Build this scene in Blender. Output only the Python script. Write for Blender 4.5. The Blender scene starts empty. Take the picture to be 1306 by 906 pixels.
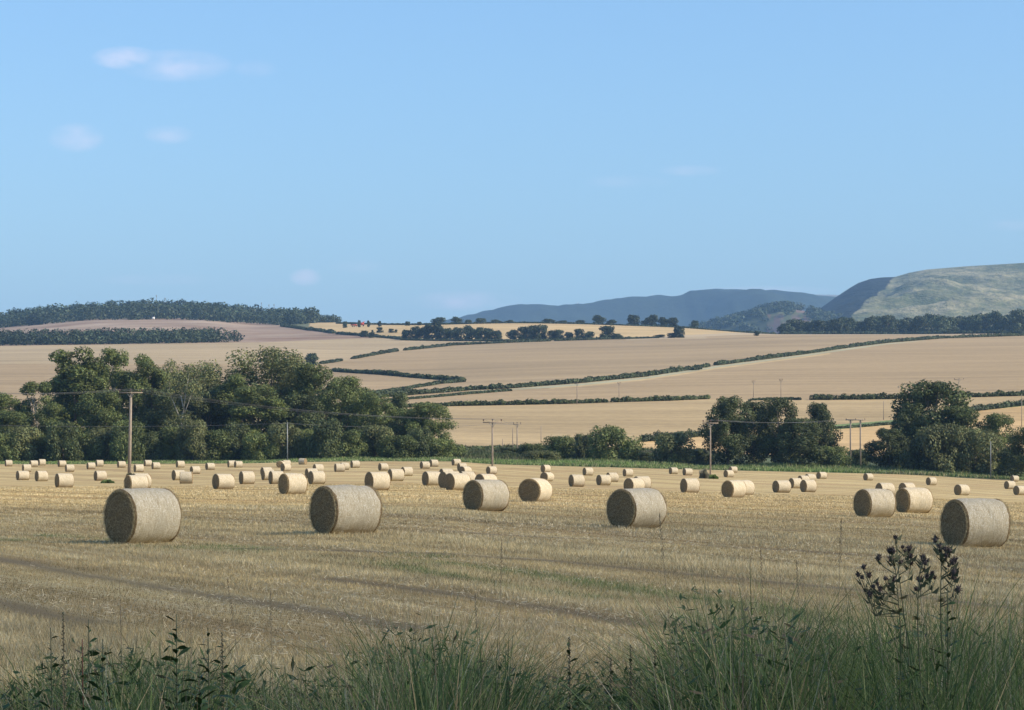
import bpy, math, random
import numpy as np
from mathutils import Vector, Matrix

# ------------------------------------------------------------------ camera, world, sun
F = 3000.0            # focal length in photo pixels (1306 wide)
YH = 577.0            # photo row of the true horizon
CAMZ = 2.19
SUN_EL, SUN_AZ = 34.0, 74.0      # azimuth: degrees right of straight-behind the camera
sc = bpy.context.scene
cam_d = bpy.data.cameras.new('camera'); cam = bpy.data.objects.new('camera', cam_d)
sc.collection.objects.link(cam); sc.camera = cam
cam.location = (0, 0, CAMZ); cam.rotation_euler = (math.radians(90), 0, 0)
cam_d.sensor_width = 36; cam_d.lens = F * 36 / 1306
cam_d.shift_y = (YH - 453) / 1306
cam_d.clip_start = 0.1; cam_d.clip_end = 120000

el, az = math.radians(SUN_EL), math.radians(SUN_AZ)
sun_dir = Vector((math.cos(el) * math.sin(az), -math.cos(el) * math.cos(az), math.sin(el)))
sl = bpy.data.lights.new('sun', 'SUN'); sun = bpy.data.objects.new('sun', sl)
sc.collection.objects.link(sun)
sl.energy = 5.0; sl.angle = math.radians(0.53); sl.color = (1.0, 0.88, 0.71)
sun.rotation_euler = (-sun_dir).to_track_quat('-Z', 'Y').to_euler(); sun.location = (60, -30, 60)

w = bpy.data.worlds.new("World"); sc.world = w; w.use_nodes = True
nt = w.node_tree; N = nt.nodes; L = nt.links
bg = N['Background']; bg.inputs[1].default_value = 0.118
sky = N.new('ShaderNodeTexSky'); sky.sky_type = 'NISHITA'; sky.sun_disc = False
sky.sun_elevation = el
sky.sun_rotation = math.atan2(sun_dir.x, sun_dir.y)
sky.altitude = 100; sky.air_density = 1.3; sky.dust_density = 0.9; sky.ozone_density = 3.4
def wmath(op, a, b=None, c=None):
    n = N.new('ShaderNodeMath'); n.operation = op
    for i, v in enumerate((a, b, c)):
        if v is None: continue
        if isinstance(v, (int, float)): n.inputs[i].default_value = v
        else: L.new(v, n.inputs[i])
    return n.outputs[0]
tcw = N.new('ShaderNodeTexCoord'); sep = N.new('ShaderNodeSeparateXYZ'); L.new(tcw.outputs['Generated'], sep.inputs[0])
yy = wmath('MAXIMUM', sep.outputs[1], 0.05)
cu = wmath('DIVIDE', sep.outputs[0], yy); cv = wmath('DIVIDE', sep.outputs[2], yy)
comb = N.new('ShaderNodeCombineXYZ'); L.new(wmath('MULTIPLY', cu, 60), comb.inputs[0]); L.new(wmath('MULTIPLY', cv, 130), comb.inputs[1])
wn = N.new('ShaderNodeTexNoise'); wn.inputs['Scale'].default_value = 1.0; wn.inputs['Detail'].default_value = 6; L.new(comb.outputs[0], wn.inputs['Vector'])
tot = None
for (px, py, hw, hh, amp) in [(160, 74, 46, 16, 1.0), (225, 84, 75, 22, .62), (97, 176, 38, 20, .8), (215, 172, 34, 13, .4), (390, 354, 22, 12, .95),
                              (595, 384, 75, 14, .75), (880, 218, 45, 8, .3), (980, 371, 95, 7, .5), (200, 357, 90, 8, .25), (455, 340, 40, 9, .25), (1290, 288, 40, 8, .3), (325, 88, 30, 12, .25),(800,232,60,9,.18)]:
    a = wmath('DIVIDE', wmath('SUBTRACT', cu, (px - 653) / F), hw / F)
    b = wmath('DIVIDE', wmath('SUBTRACT', cv, (YH - py) / F), hh / F)
    r2 = wmath('ADD', wmath('MULTIPLY', a, a), wmath('MULTIPLY', b, b))
    g = wmath('MULTIPLY', wmath('MAXIMUM', wmath('SUBTRACT', 1, r2), 0), amp)
    tot = g if tot is None else wmath('MAXIMUM', tot, g)
fac = wmath('MULTIPLY', tot, wmath('MAXIMUM', wmath('MULTIPLY', wmath('SUBTRACT', wn.outputs[0], .25), 1.9), 0))
fac = wmath('MINIMUM', wmath('MULTIPLY', fac, 0.85), 1)
mx = N.new('ShaderNodeMix'); mx.data_type = 'RGBA'; L.new(fac, mx.inputs[0])
tn = N.new('ShaderNodeMix'); tn.data_type = 'RGBA'; tn.blend_type = 'MULTIPLY'; tn.inputs[0].default_value = 1; L.new(sky.outputs[0], tn.inputs[6]); tn.inputs[7].default_value = (.80, .97, 1.16, 1)
L.new(tn.outputs[2], mx.inputs[6])
mx.inputs[7].default_value = (7.0, 6.3, 7.0, 1); L.new(mx.outputs[2], bg.inputs[0])

vs = sc.view_settings
sc.display_settings.display_device = 'sRGB'
vs.view_transform = 'Standard'; vs.look = 'None'; vs.gamma = 1; vs.use_curve_mapping = False; vs.exposure = 0.55
sc.cycles.volume_bounces = 0; sc.cycles.transparent_max_bounces = 16
sc.cycles.max_bounces = 5; sc.cycles.diffuse_bounces = 3

rng = np.random.default_rng(7); random.seed(7)
# ------------------------------------------------------------------ helpers
def link(o, parent=None):
    sc.collection.objects.link(o)
    if parent is not None: o.parent = parent
    return o
def tag(o, label=None, cat=None, group=None, kind=None):
    if label: o['label'] = label
    if cat: o['category'] = cat
    if group: o['group'] = group
    if kind: o['kind'] = kind
    return o
def empty(name, loc, rz=0):
    o = bpy.data.objects.new(name, None); o.location = loc; o.rotation_euler = (0, 0, rz)
    o.empty_display_size = .3
    return link(o)
def mesh_np(name, V, Fc, mat=None, col=None, smooth=False, attrs=None):
    """V (n,3); Fc (m,k) array of k-gons or a list of such arrays; col per-vertex rgb"""
    me = bpy.data.meshes.new(name)
    if not isinstance(Fc, (list, tuple)): Fc = [Fc]
    V = np.asarray(V, dtype=np.float32)
    me.vertices.add(len(V)); me.vertices.foreach_set('co', V.ravel())
    loops = np.concatenate([np.asarray(f, dtype=np.int32).ravel() for f in Fc])
    tots = np.concatenate([np.full(len(f), np.asarray(f).shape[1], dtype=np.int32) for f in Fc])
    starts = np.concatenate([[0], np.cumsum(tots)[:-1]]).astype(np.int32)
    me.loops.add(len(loops)); me.loops.foreach_set('vertex_index', loops)
    me.polygons.add(len(tots)); me.polygons.foreach_set('loop_start', starts); me.polygons.foreach_set('loop_total', tots)
    if smooth: me.polygons.foreach_set('use_smooth', np.ones(len(tots), dtype=bool))
    me.update(calc_edges=True)
    if col is not None:
        a = me.color_attributes.new('Col', 'FLOAT_COLOR', 'POINT')
        c = np.ones((len(V), 4), dtype=np.float32); c[:, :3] = col; a.data.foreach_set('color', c.ravel())
    for k, v in (attrs or {}).items():
        a = me.attributes.new(k, 'FLOAT', 'POINT'); a.data.foreach_set('value', np.asarray(v, dtype=np.float32))
    if mat: me.materials.append(mat)
    return me
def obj(name, me, parent=None):
    return link(bpy.data.objects.new(name, me), parent)
class MB:
    def __init__(s): s.V = []; s.F4 = []; s.F3 = []; s.n = 0
    def add(s, V, F4=None, F3=None):
        V = np.asarray(V, float)
        if F4 is not None and len(F4): s.F4.append(np.asarray(F4) + s.n)
        if F3 is not None and len(F3): s.F3.append(np.asarray(F3) + s.n)
        s.V.append(V); s.n += len(V)
    def tube(s, pts, rad, k=6, caps=True):
        pts = np.asarray(pts, float); n = len(pts); rad = np.broadcast_to(rad, (n,))
        V = []
        for i in range(n):
            t = pts[min(i + 1, n - 1)] - pts[max(i - 1, 0)]; t /= np.linalg.norm(t) + 1e-9
            up = np.array([0, 0, 1.]) if abs(t[2]) < .9 else np.array([1., 0, 0])
            a = np.cross(t, up); a /= np.linalg.norm(a); b = np.cross(t, a)
            an = np.arange(k) * 2 * math.pi / k
            V.append(pts[i] + rad[i] * (np.cos(an)[:, None] * a + np.sin(an)[:, None] * b))
        V = np.concatenate(V)
        Fq = [[i * k + j, i * k + (j + 1) % k, (i + 1) * k + (j + 1) % k, (i + 1) * k + j] for i in range(n - 1) for j in range(k)]
        F3 = []
        if caps:
            V = np.concatenate([V, pts[:1], pts[-1:]]); c0, c1 = n * k, n * k + 1
            F3 = [[c0, (j + 1) % k, j] for j in range(k)] + [[c1, (n - 1) * k + j, (n - 1) * k + (j + 1) % k] for j in range(k)]
        s.add(V, Fq, F3)
    def box(s, c, d, rz=0, bev=0):
        c = np.array(c, float); hx, hy, hz = np.array(d) / 2
        V = np.array([[x, y, z] for x in (-hx, hx) for y in (-hy, hy) for z in (-hz, hz)])
        R = np.array([[math.cos(rz), -math.sin(rz), 0], [math.sin(rz), math.cos(rz), 0], [0, 0, 1]])
        s.add(V @ R.T + c, [[0, 1, 3, 2], [4, 6, 7, 5], [0, 4, 5, 1], [2, 3, 7, 6], [0, 2, 6, 4], [1, 5, 7, 3]])
    def sphere(s, c, r, k=8):
        c = np.array(c, float); r = np.broadcast_to(r, (3,)); V = []; m = k // 2
        for i in range(1, m):
            ph = math.pi * i / m
            for j in range(k):
                V.append([math.sin(ph) * math.cos(2 * math.pi * j / k), math.sin(ph) * math.sin(2 * math.pi * j / k), math.cos(ph)])
        V += [[0, 0, 1], [0, 0, -1]]; V = np.array(V) * r + c
        Fq = [[i * k + j, (i + 1) * k + j, (i + 1) * k + (j + 1) % k, i * k + (j + 1) % k] for i in range(m - 2) for j in range(k)]
        a, b = (m - 1) * k, (m - 1) * k + 1
        F3 = [[a, j, (j + 1) % k] for j in range(k)] + [[b, (m - 2) * k + (j + 1) % k, (m - 2) * k + j] for j in range(k)]
        s.add(V, Fq, F3)
    def mesh(s, name, mat, smooth=False):
        Fs = []
        if s.F4: Fs.append(np.concatenate(s.F4))
        if s.F3: Fs.append(np.concatenate(s.F3))
        return mesh_np(name, np.concatenate(s.V), Fs, mat, smooth=smooth)
    def build(s, name, mat, parent=None, smooth=False): return obj(name, s.mesh(name, mat, smooth), parent)

# value noise (numpy) ------------------------------------------------
_perm = rng.permutation(4096)
def vnoise(x, y, seed=0):
    x = np.asarray(x, float); y = np.asarray(y, float)
    xi = np.floor(x).astype(int); yi = np.floor(y).astype(int); fx = x - xi; fy = y - yi
    fx = fx * fx * (3 - 2 * fx); fy = fy * fy * (3 - 2 * fy)
    def h(a, b): return _perm[(_perm[(a + seed * 131) & 4095] + b * 7) & 4095] / 4095.0
    return (h(xi, yi) * (1 - fx) + h(xi + 1, yi) * fx) * (1 - fy) + (h(xi, yi + 1) * (1 - fx) + h(xi + 1, yi + 1) * fx) * fy
def fbm(x, y, o=4, seed=0):
    r = 0; a = .5
    for i in range(o): r = r + a * vnoise(x * 2 ** i, y * 2 ** i, seed + i); a *= .5
    return r / (1 - .5 ** o)
def sstep(a, b, x):
    t = np.clip((x - a) / (b - a), 0, 1); return t * t * (3 - 2 * t)

# ------------------------------------------------------------------ materials
class NM:
    def __init__(s, name):
        s.m = bpy.data.materials.new(name); s.m.use_nodes = True
        s.t = s.m.node_tree; s.n = s.t.nodes; s.l = s.t.links
        s.b = s.n['Principled BSDF']; s.out = s.n['Material Output']
        s.b.inputs['Roughness'].default_value = .9; s.b.inputs['Specular IOR Level'].default_value = .15
    def new(s, k, **kw):
        n = s.n.new(k)
        for a, v in kw.items(): setattr(n, a, v)
        return n
    def inp(s, n, i, v):
        if v is None: return
        if hasattr(v, 'is_linked') or isinstance(v, bpy.types.NodeSocket): s.l.new(v, n.inputs[i])
        else: n.inputs[i].default_value = v
    def math(s, op, a, b=None, clamp=False):
        n = s.new('ShaderNodeMath', operation=op); n.use_clamp = clamp; s.inp(n, 0, a); s.inp(n, 1, b); return n.outputs[0]
    def mix(s, f, a, b, mode='MIX'):
        n = s.new('ShaderNodeMix', data_type='RGBA', blend_type=mode); s.inp(n, 0, f)
        s.inp(n, 6, a if not isinstance(a, tuple) else (*a[:3], 1)); s.inp(n, 7, b if not isinstance(b, tuple) else (*b[:3], 1)); return n.outputs[2]
    def pos(s): return s.new('ShaderNodeNewGeometry').outputs['Position']
    def objc(s): return s.new('ShaderNodeTexCoord').outputs['Object']
    def mapping(s, v, rot=(0, 0, 0), scale=(1, 1, 1), loc=(0, 0, 0)):
        n = s.new('ShaderNodeMapping'); s.l.new(v, n.inputs[0]); n.inputs[1].default_value = loc; n.inputs[2].default_value = rot; n.inputs[3].default_value = scale; return n.outputs[0]
    def noise(s, v, scale=1, detail=4, rough=.55, dist=0):
        n = s.new('ShaderNodeTexNoise'); s.l.new(v, n.inputs['Vector']); n.inputs['Scale'].default_value = scale
        n.inputs['Detail'].default_value = detail; n.inputs['Roughness'].default_value = rough; n.inputs['Distortion'].default_value = dist; return n.outputs[0]
    def ramp(s, f, a, b, to0=0., to1=1.):
        n = s.new('ShaderNodeMapRange'); s.l.new(f, n.inputs[0]); n.inputs[1].default_value = a; n.inputs[2].default_value = b; n.inputs[3].default_value = to0; n.inputs[4].default_value = to1; return n.outputs[0]
    def attr(s, name):
        return s.new('ShaderNodeAttribute', attribute_name=name)
    def bump(s, h, dist, st=1.):
        n = s.new('ShaderNodeBump'); s.l.new(h, n.inputs['Height']); n.inputs['Distance'].default_value = dist; n.inputs['Strength'].default_value = st; s.l.new(n.outputs[0], s.b.inputs['Normal'])
    def color(s, c): s.inp(s.b, 'Base Color', (*c[:3], 1) if isinstance(c, tuple) else c)

def leaf_mat(name, base, trans=.25, var=.5, scale=.25):
    m = NM(name)
    c = m.attr('Col').outputs['Color']
    nz = m.noise(m.pos(), scale, 3)
    oi = m.new('ShaderNodeObjectInfo').outputs['Random']
    c2 = m.mix(1, c, (*base, 1), 'MULTIPLY')
    g = m.math('ADD', m.ramp(nz, .3, .7, 1 - var, 1 + var), m.ramp(oi, 0, 1, -.18, .18))
    cc = m.new('ShaderNodeCombineColor'); [m.l.new(g, cc.inputs[i]) for i in range(3)]
    c3 = m.mix(1, c2, cc.outputs[0], 'MULTIPLY')
    m.color(c3); m.b.inputs['Roughness'].default_value = .6; m.b.inputs['Specular IOR Level'].default_value = .25
    tr = m.new('ShaderNodeBsdfTranslucent'); m.l.new(c3, tr.inputs[0])
    ms = m.new('ShaderNodeMixShader'); ms.inputs[0].default_value = trans
    m.l.new(m.b.outputs[0], ms.inputs[1]); m.l.new(tr.outputs[0], ms.inputs[2]); m.l.new(ms.outputs[0], m.out.inputs[0])
    return m.m
M = {}
M['leaf'] = leaf_mat('broadleaf_foliage', (.135, .160, .050), .32, .35, .22)
M['leaf_olive'] = leaf_mat('olive_foliage', (.165, .175, .068), .30, .3, .22)
M['leaf_dark'] = leaf_mat('dark_foliage', (.088, .105, .038), .25, .35, .25)
M['hedge'] = leaf_mat('hedge_foliage', (.062, .078, .034), .2, .45, .12)
M['far_wood'] = leaf_mat('far_wood_foliage', (.05, .068, .032), .15, .45, .012)
M['grass'] = leaf_mat('grass_blades', (1, 1, 1), .35, .2, 2.0)
M['weeds'] = leaf_mat('margin_weeds', (1, 1, 1), .3, .35, .3)
M['straw'] = leaf_mat('stubble_straw', (1, 1, 1), .2, .25, .5)
def plain(name, c, rough=.8, var=.3, scale=6, metal=0, stretch=(1, 1, 1)):
    m = NM(name); nz = m.noise(m.mapping(m.objc(), scale=stretch), scale, 5)
    m.color(m.mix(m.ramp(nz, .3, .7), tuple(x * (1 - var) for x in c), tuple(min(x * (1 + var), .95) for x in c)))
    m.b.inputs['Roughness'].default_value = rough; m.b.inputs['Metallic'].default_value = metal; return m.m
M['bark'] = plain('bark', (.16, .13, .10), .9, .4, 2, stretch=(4, 4, 1))
M['pale_bark'] = plain('pale_bark', (.34, .31, .26), .9, .35, 2, stretch=(4, 4, 1))
M['pole'] = plain('weathered_pole_timber', (.27, .22, .17), .85, .35, 3, stretch=(6, 6, .6))
M['steel'] = plain('galvanised_steel', (.25, .25, .24), .55, .2, 8, .4)
M['porcelain'] = plain('brown_porcelain', (.10, .06, .045), .3, .2, 5)
M['wire'] = plain('wire_metal', (.14, .14, .14), .7, .1, 5, .2)
M['white'] = plain('white_paint', (.78, .77, .74), .6, .08, 3)
M['red'] = plain('red_paint', (.32, .05, .03), .5, .15, 3)
M['rubber'] = plain('black_rubber', (.02, .02, .02), .8, .2, 3)
M['slate'] = plain('slate_roof', (.10, .10, .11), .7, .25, 3)
M['glass'] = plain('dark_glass', (.03, .04, .05), .15, .1, 3)
M['thistle_stem'] = plain('thistle_stem', (.10, .10, .055), .8, .35, 12)
M['thistle_head'] = plain('thistle_seed_head', (.10, .075, .065), .95, .45, 60)
M['thistle_leaf'] = plain('thistle_leaf', (.05, .07, .035), .8, .35, 30)
M['red_stem'] = plain('reddish_dry_stem', (.13, .055, .04), .85, .3, 12)
M['weed_leaf'] = plain('weed_leaf', (.045, .075, .025), .6, .4, 30)
M['seed_spike'] = plain('brown_seed_spike', (.20, .155, .09), .9, .4, 60)

# bale materials
m = NM('bale_net_wrap'); o = m.objc()
circ = m.noise(m.mapping(o, scale=(26, 5, 5)), 1, 5, .65)
fine = m.noise(o, 34, 6, .7); big = m.noise(o, 2.6, 3)
c = m.mix(m.ramp(circ, .32, .68), (.37, .295, .18), (.55, .465, .325))
c = m.mix(m.ramp(fine, .52, .68, 0, .75), c, (.78, .74, .63))
c = m.mix(m.ramp(fine, .46, .33, 0, .55), c, (.22, .16, .09))
oi = m.new('ShaderNodeObjectInfo').outputs['Random']
c = m.mix(m.ramp(big, .42, .66, 0, .55), c, (.36, .31, .215)); m.color(c)
m.bump(m.math('ADD', circ, fine), .02, .7); M['net'] = m.m
m = NM('bale_straw_ends'); o = m.objc()
sepn = m.new('ShaderNodeSeparateXYZ'); m.l.new(o, sepn.inputs[0])
r = m.math('SQRT', m.math('ADD', m.math('POWER', sepn.outputs[1], 2.), m.math('POWER', sepn.outputs[2], 2.)))
ang = m.math('ARCTAN2', sepn.outputs[2], sepn.outputs[1])
n1 = m.noise(o, 7, 5, .65); n2 = m.noise(o, 45, 6, .75)
ring = m.math('SINE', m.math('ADD', m.math('ADD', m.math('MULTIPLY', r, 60.), ang), m.math('MULTIPLY', n1, 26.)))
c = m.mix(m.ramp(ring, -1, 1), (.20, .135, .07), (.28, .195, .10))
c = m.mix(m.ramp(n2, .50, .66, 0, .8), c, (.50, .39, .22)); c = m.mix(m.ramp(n2, .47, .36, 0, .8), c, (.07, .045, .025))
c = m.mix(m.ramp(n1, .5, .75, 0, .5), c, (.12, .085, .05)); m.color(c)
m.bump(m.math('ADD', m.math('MULTIPLY', ring, .08), n2), .05, .9); M['core'] = m.m
M['loose'] = plain('loose_straw', (.46, .36, .20), .85, .4, 20)

# ------------------------------------------------------------------ terrain
def pchip(xk, yk, x):
    xk = np.asarray(xk, float); yk = np.asarray(yk, float); h = np.diff(xk); d = np.diff(yk) / h
    mm = np.zeros(len(xk)); mm[0] = d[0]; mm[-1] = d[-1]
    for i in range(1, len(xk) - 1):
        if d[i - 1] * d[i] > 0:
            w1 = 2 * h[i] + h[i - 1]; w2 = h[i] + 2 * h[i - 1]; mm[i] = (w1 + w2) / (w1 / d[i - 1] + w2 / d[i])
    x = np.clip(x, xk[0], xk[-1]); i = np.clip(np.searchsorted(xk, x) - 1, 0, len(xk) - 2)
    t = (x - xk[i]) / h[i]
    return ((2 * t ** 3 - 3 * t ** 2 + 1) * yk[i] + (t ** 3 - 2 * t ** 2 + t) * h[i] * mm[i] + (-2 * t ** 3 + 3 * t ** 2) * yk[i + 1] + (t ** 3 - t ** 2) * h[i] * mm[i + 1])
EX = [-900, 0, 300, 400, 480, 570, 630, 700, 800, 960, 1130, 1306, 2300]
EY = [592, 592, 591, 589, 588.3, 588.5, 592, 594, 596.5, 600.5, 604.5, 612, 622]
def edge_row(px): return pchip(EX, EY, px)
TH = np.array([0, 10, 20, 30, 40, 50, 60, 80, 100, 400.]); HH = np.array([7.8, 9.8, 12.6, 18.5, 26.5, 34.5, 42, 55.5, 67, 67 + 300 / 1.75])
CX = [0, 60, 130, 185, 250, 330, 430, 520, 653, 850, 1000, 1150, 1306]
RT = {
 520: [588, 588, 588, 587.5, 587, 587, 584.5, 584.5, 588.5, 592.5, 597, 601, 607],
 620: [565, 565, 565, 565, 565, 565, 565, 566, 569, 572, 575, 577, 580],
 800: [523, 523, 522, 522, 521, 521, 520, 519, 517, 512.5, 510.5, 508.5, 505.5],
 1100: [486, 486, 486, 485, 485, 485, 484, 483, 478, 472, 468, 466, 463],
 1500: [454, 453, 452, 451, 451, 452, 455, 453, 449, 444, 440, 438, 436],
 1900: [441, 440, 439, 438, 437.5, 438, 439, 437.5, 434, 431.5, 428.5, 427, 425.5],
 2300: [430, 426, 422, 420, 420, 423, 419.5, 416, 412.5, 417.5, 426.5, 426.5, 425],
 2750: [420, 414, 409, 408, 408, 414, 411.5, 413, 414, 421, 430, 430, 428],
 3300: [412, 404, 400, 397, 399, 405, 413, 417, 420, 430, 440, 440, 438]}
PXT = np.arange(-600, 2001, 10.)
KD = [480] + sorted(RT); DT = np.concatenate([np.linspace(480, 800, 65), np.linspace(805, 3300, 300)])
colsK = np.array([edge_row(PXT)] + [pchip(CX, RT[d], PXT) for d in sorted(RT)])      # knots x cols
ROWT = np.array([pchip(np.log(KD), colsK[:, j], np.log(DT)) for j in range(len(PXT))])    # cols x dist
def row_at(px, d):
    """photo row where the ground at distance d shows in column px"""
    px = np.clip(np.asarray(px, float), -600, 2000); d = np.asarray(d, float); px, d = np.broadcast_arrays(px, d)
    t = np.interp(F * 1.25 / np.maximum(d, 5), HH, TH)
    hx = F * 1.25 / np.maximum(d, 5); t = np.where(hx > HH[-1], TH[-1] + (hx - HH[-1]) * 1.75, t)
    near = edge_row(px) + t
    fx = (px + 600) / 10; i = np.clip(fx.astype(int), 0, len(PXT) - 2); fx = fx - i
    fd = np.interp(d, DT, np.arange(len(DT))); j = np.clip(fd.astype(int), 0, len(DT) - 2); fd = fd - j
    far = (ROWT[i, j] * (1 - fx) + ROWT[i + 1, j] * fx) * (1 - fd) + (ROWT[i, j + 1] * (1 - fx) + ROWT[i + 1, j + 1] * fx) * fd
    return np.where(d < 480, near, far)
def zat(x, y):
    x = np.asarray(x, float); y = np.asarray(y, float); x, y = np.broadcast_arrays(x, y)
    yc = np.maximum(y, 15); px = 653 + F * x / yc
    zz = CAMZ - (row_at(px, np.minimum(yc, 3300)) - YH) / F * np.minimum(yc, 3300)
    zz = np.where(yc > 3300, zz * (1 - sstep(3300, 5200, yc)) + 8 * sstep(3300, 5200, yc), zz)
    base0 = CAMZ - 2.1875 - .0
    nearz = sstep(40, 18, y)
    zz = zz * (1 - nearz) + base0 * nearz
    return zz + .62 * sstep(16.5, 10, y)
def dist_of(px, py):
    d = np.concatenate([np.linspace(16, 480, 900), np.linspace(481, 3300, 2200)])
    r = row_at(np.full(len(d), float(px)), d)
    r = np.minimum.accumulate(r); k = np.argmax(r <= py)
    if not (r <= py).any(): k = int(np.argmin(r))
    return float(d[max(k, 1)])
def on_ground(px, py):
    d = dist_of(px, py); x = (px - 653) / F * d
    return np.array([x, d, float(zat(x, d))])
def at_dist(px, d):
    x = (px - 653) / F * d; return np.array([x, d, float(zat(x, d))])
def in_air(px, py, d): return np.array([(px - 653) / F * d, d, CAMZ + (YH - py) / F * d])

def grid_mesh(us, ys, zf, name, mat, colf=None, attrf=None, off=0.):
    U, Y = np.meshgrid(us, ys); X = U * (np.abs(Y) + 60)
    Z = zf(X, Y) + off
    V = np.stack([X, Y, Z], -1).reshape(-1, 3); nu, ny = len(us), len(ys)
    idx = np.arange(nu * ny).reshape(ny, nu)
    Fq = np.stack([idx[:-1, :-1], idx[:-1, 1:], idx[1:, 1:], idx[1:, :-1]], -1).reshape(-1, 4)
    px = 653 + F * V[:, 0] / np.maximum(V[:, 1], 1)
    col = colf(V, px) if colf else None
    return mesh_np(name, V, Fq, mat, col, smooth=True, attrs=attrf(V, px) if attrf else None)
us = np.unique(np.round(np.concatenate([np.linspace(-1.6, -.26, 60), np.linspace(-.26, .26, 520), np.linspace(.26, 1.6, 60)]), 6))
SWATH = math.radians(28)     # harvest rows run 28 degrees left of the view axis
nvec = np.array([math.cos(SWATH), math.sin(SWATH)]); svec = np.array([-math.sin(SWATH), math.cos(SWATH)])

# near stubble field
def seg_dist(P, pts):
    best = np.full(len(P), 1e9)
    for a, b in zip(pts[:-1], pts[1:]):
        ab = b - a; t = np.clip(((P - a) @ ab) / (ab @ ab), 0, 1); best = np.minimum(best, np.linalg.norm(P - a - t[:, None] * ab, axis=1))
    return best
def track(pp): return np.array([on_ground(a, b)[:2] for a, b in pp])
GREEN = [(track([(-150, 683), (0, 689), (130, 695), (300, 702), (430, 710), (640, 728), (830, 757), (930, 772), (1020, 790)]), .55),
         (track([(430, 711), (560, 733), (680, 753), (760, 765)]), .38),
         (track([(-100, 676), (60, 684), (250, 696), (420, 702), (560, 712)]), .3),
         (track([(880, 792), (960, 797), (1100, 800), (1306, 800)]), .5)]
RUT = [(track([(-60, 705), (34, 720), (94, 732), (212, 752), (296, 764), (420, 782), (520, 800)]), .34),
       (track([(-80, 755), (0, 768), (60, 784), (120, 797)]), .34),
       (track([(420, 740), (560, 757), (700, 778), (820, 800)]), .32),
       (track([(300, 700), (500, 706), (700, 716), (900, 735), (1100, 755), (1306, 780)]), .3),
       (track([(600, 680), (800, 690), (1000, 702), (1306, 728)]), .32),
       (track([(640, 668), (800, 674), (1000, 684), (1306, 706)]), .32)]
def near_attr(V, px):
    P = V[:, :2]; g = np.zeros(len(V)); r = np.zeros(len(V)); act = (V[:, 1] > 18) & (V[:, 1] < 130) & (np.abs(V[:, 0]) < 45)
    Pa = P[act]; ga = np.zeros(len(Pa)); ra = np.zeros(len(Pa))
    wob = (fbm(Pa[:, 0] * .6, Pa[:, 1] * .25, 3, 5) - .5) * .8
    pat = np.clip((fbm(Pa[:, 0] * .5 + 9, Pa[:, 1] * .22, 3, 11) - .36) * 4, 0, 1)
    for t, w_ in GREEN: ga = np.maximum(ga, np.exp(-((seg_dist(Pa, t) + wob * .5) / w_) ** 2) * pat)
    for t, w_ in RUT: ra = np.maximum(ra, np.exp(-((seg_dist(Pa, t) + wob * .4) / w_) ** 2))
    g[act] = ga; r[act] = ra
    verge = sstep(19, 14.5, V[:, 1] + 2 * (fbm(V[:, 0] * .5, V[:, 1] * .5, 3, 3) - .5)) * (V[:, 1] < 30)
    marg = sstep(474, 479, V[:, 1] + 5 * (fbm(V[:, 0] * .06, V[:, 1] * .02, 3, 8) - .5))
    return {'green': g, 'rut': r, 'verge': np.maximum(verge, marg)}
m = NM('stubble_ground'); P = m.pos()
Q = m.mapping(P, rot=(0, 0, -SWATH))                 # x across the rows, y along
s1 = m.noise(m.mapping(Q, scale=(.28, .012, 1)), 1, 5, .6)
s2 = m.noise(m.mapping(Q, scale=(1.7, .06, 1)), 1, 5, .65)
s3 = m.noise(m.mapping(Q, scale=(5, .12, 1)), 1, 4, .7)
pt = m.noise(P, .06, 4, .6); fine = m.noise(P, 22, 6, .75)
c = m.mix(m.ramp(s1, .40, .60), (.30, .20, .078), (.53, .40, .175))
c = m.mix(m.ramp(s2, .50, .72, 0, .65), c, (.57, .47, .275))
c = m.mix(m.ramp(s2, .46, .28, 0, .6), c, (.26, .185, .085))
c = m.mix(m.ramp(s3, .5, .8, 0, .5), c, (.52, .43, .25))
c = m.mix(m.ramp(pt, .48, .68, 0, .6), c, (.37, .23, .10))
c = m.mix(m.ramp(fine, .54, .7, 0, .5), c, (.62, .53, .34)); c = m.mix(m.ramp(fine, .47, .3, 0, .55), c, (.17, .13, .07))
c = m.mix(m.math('MULTIPLY', m.attr('rut').outputs['Fac'], .8), c, (.16, .115, .06))
c = m.mix(m.math('MULTIPLY', m.attr('green').outputs['Fac'], .6), c, (.13, .165, .05))
c = m.mix(m.attr('verge').outputs['Fac'], c, (.09, .105, .045))
m.color(c); m.bump(m.math('ADD', fine, m.math('MULTIPLY', s3, .8)), .06, .8)
ys = np.concatenate([np.linspace(-60, 14, 50), F * 1.25 / np.linspace(3750 / 14.3, 3750 / 130, 520), np.linspace(131, 486, 240)])
tag(obj('stubble_field', grid_mesh(us, ys, zat, 'stubble_field', m.m, attrf=near_attr)), kind='structure')

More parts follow.
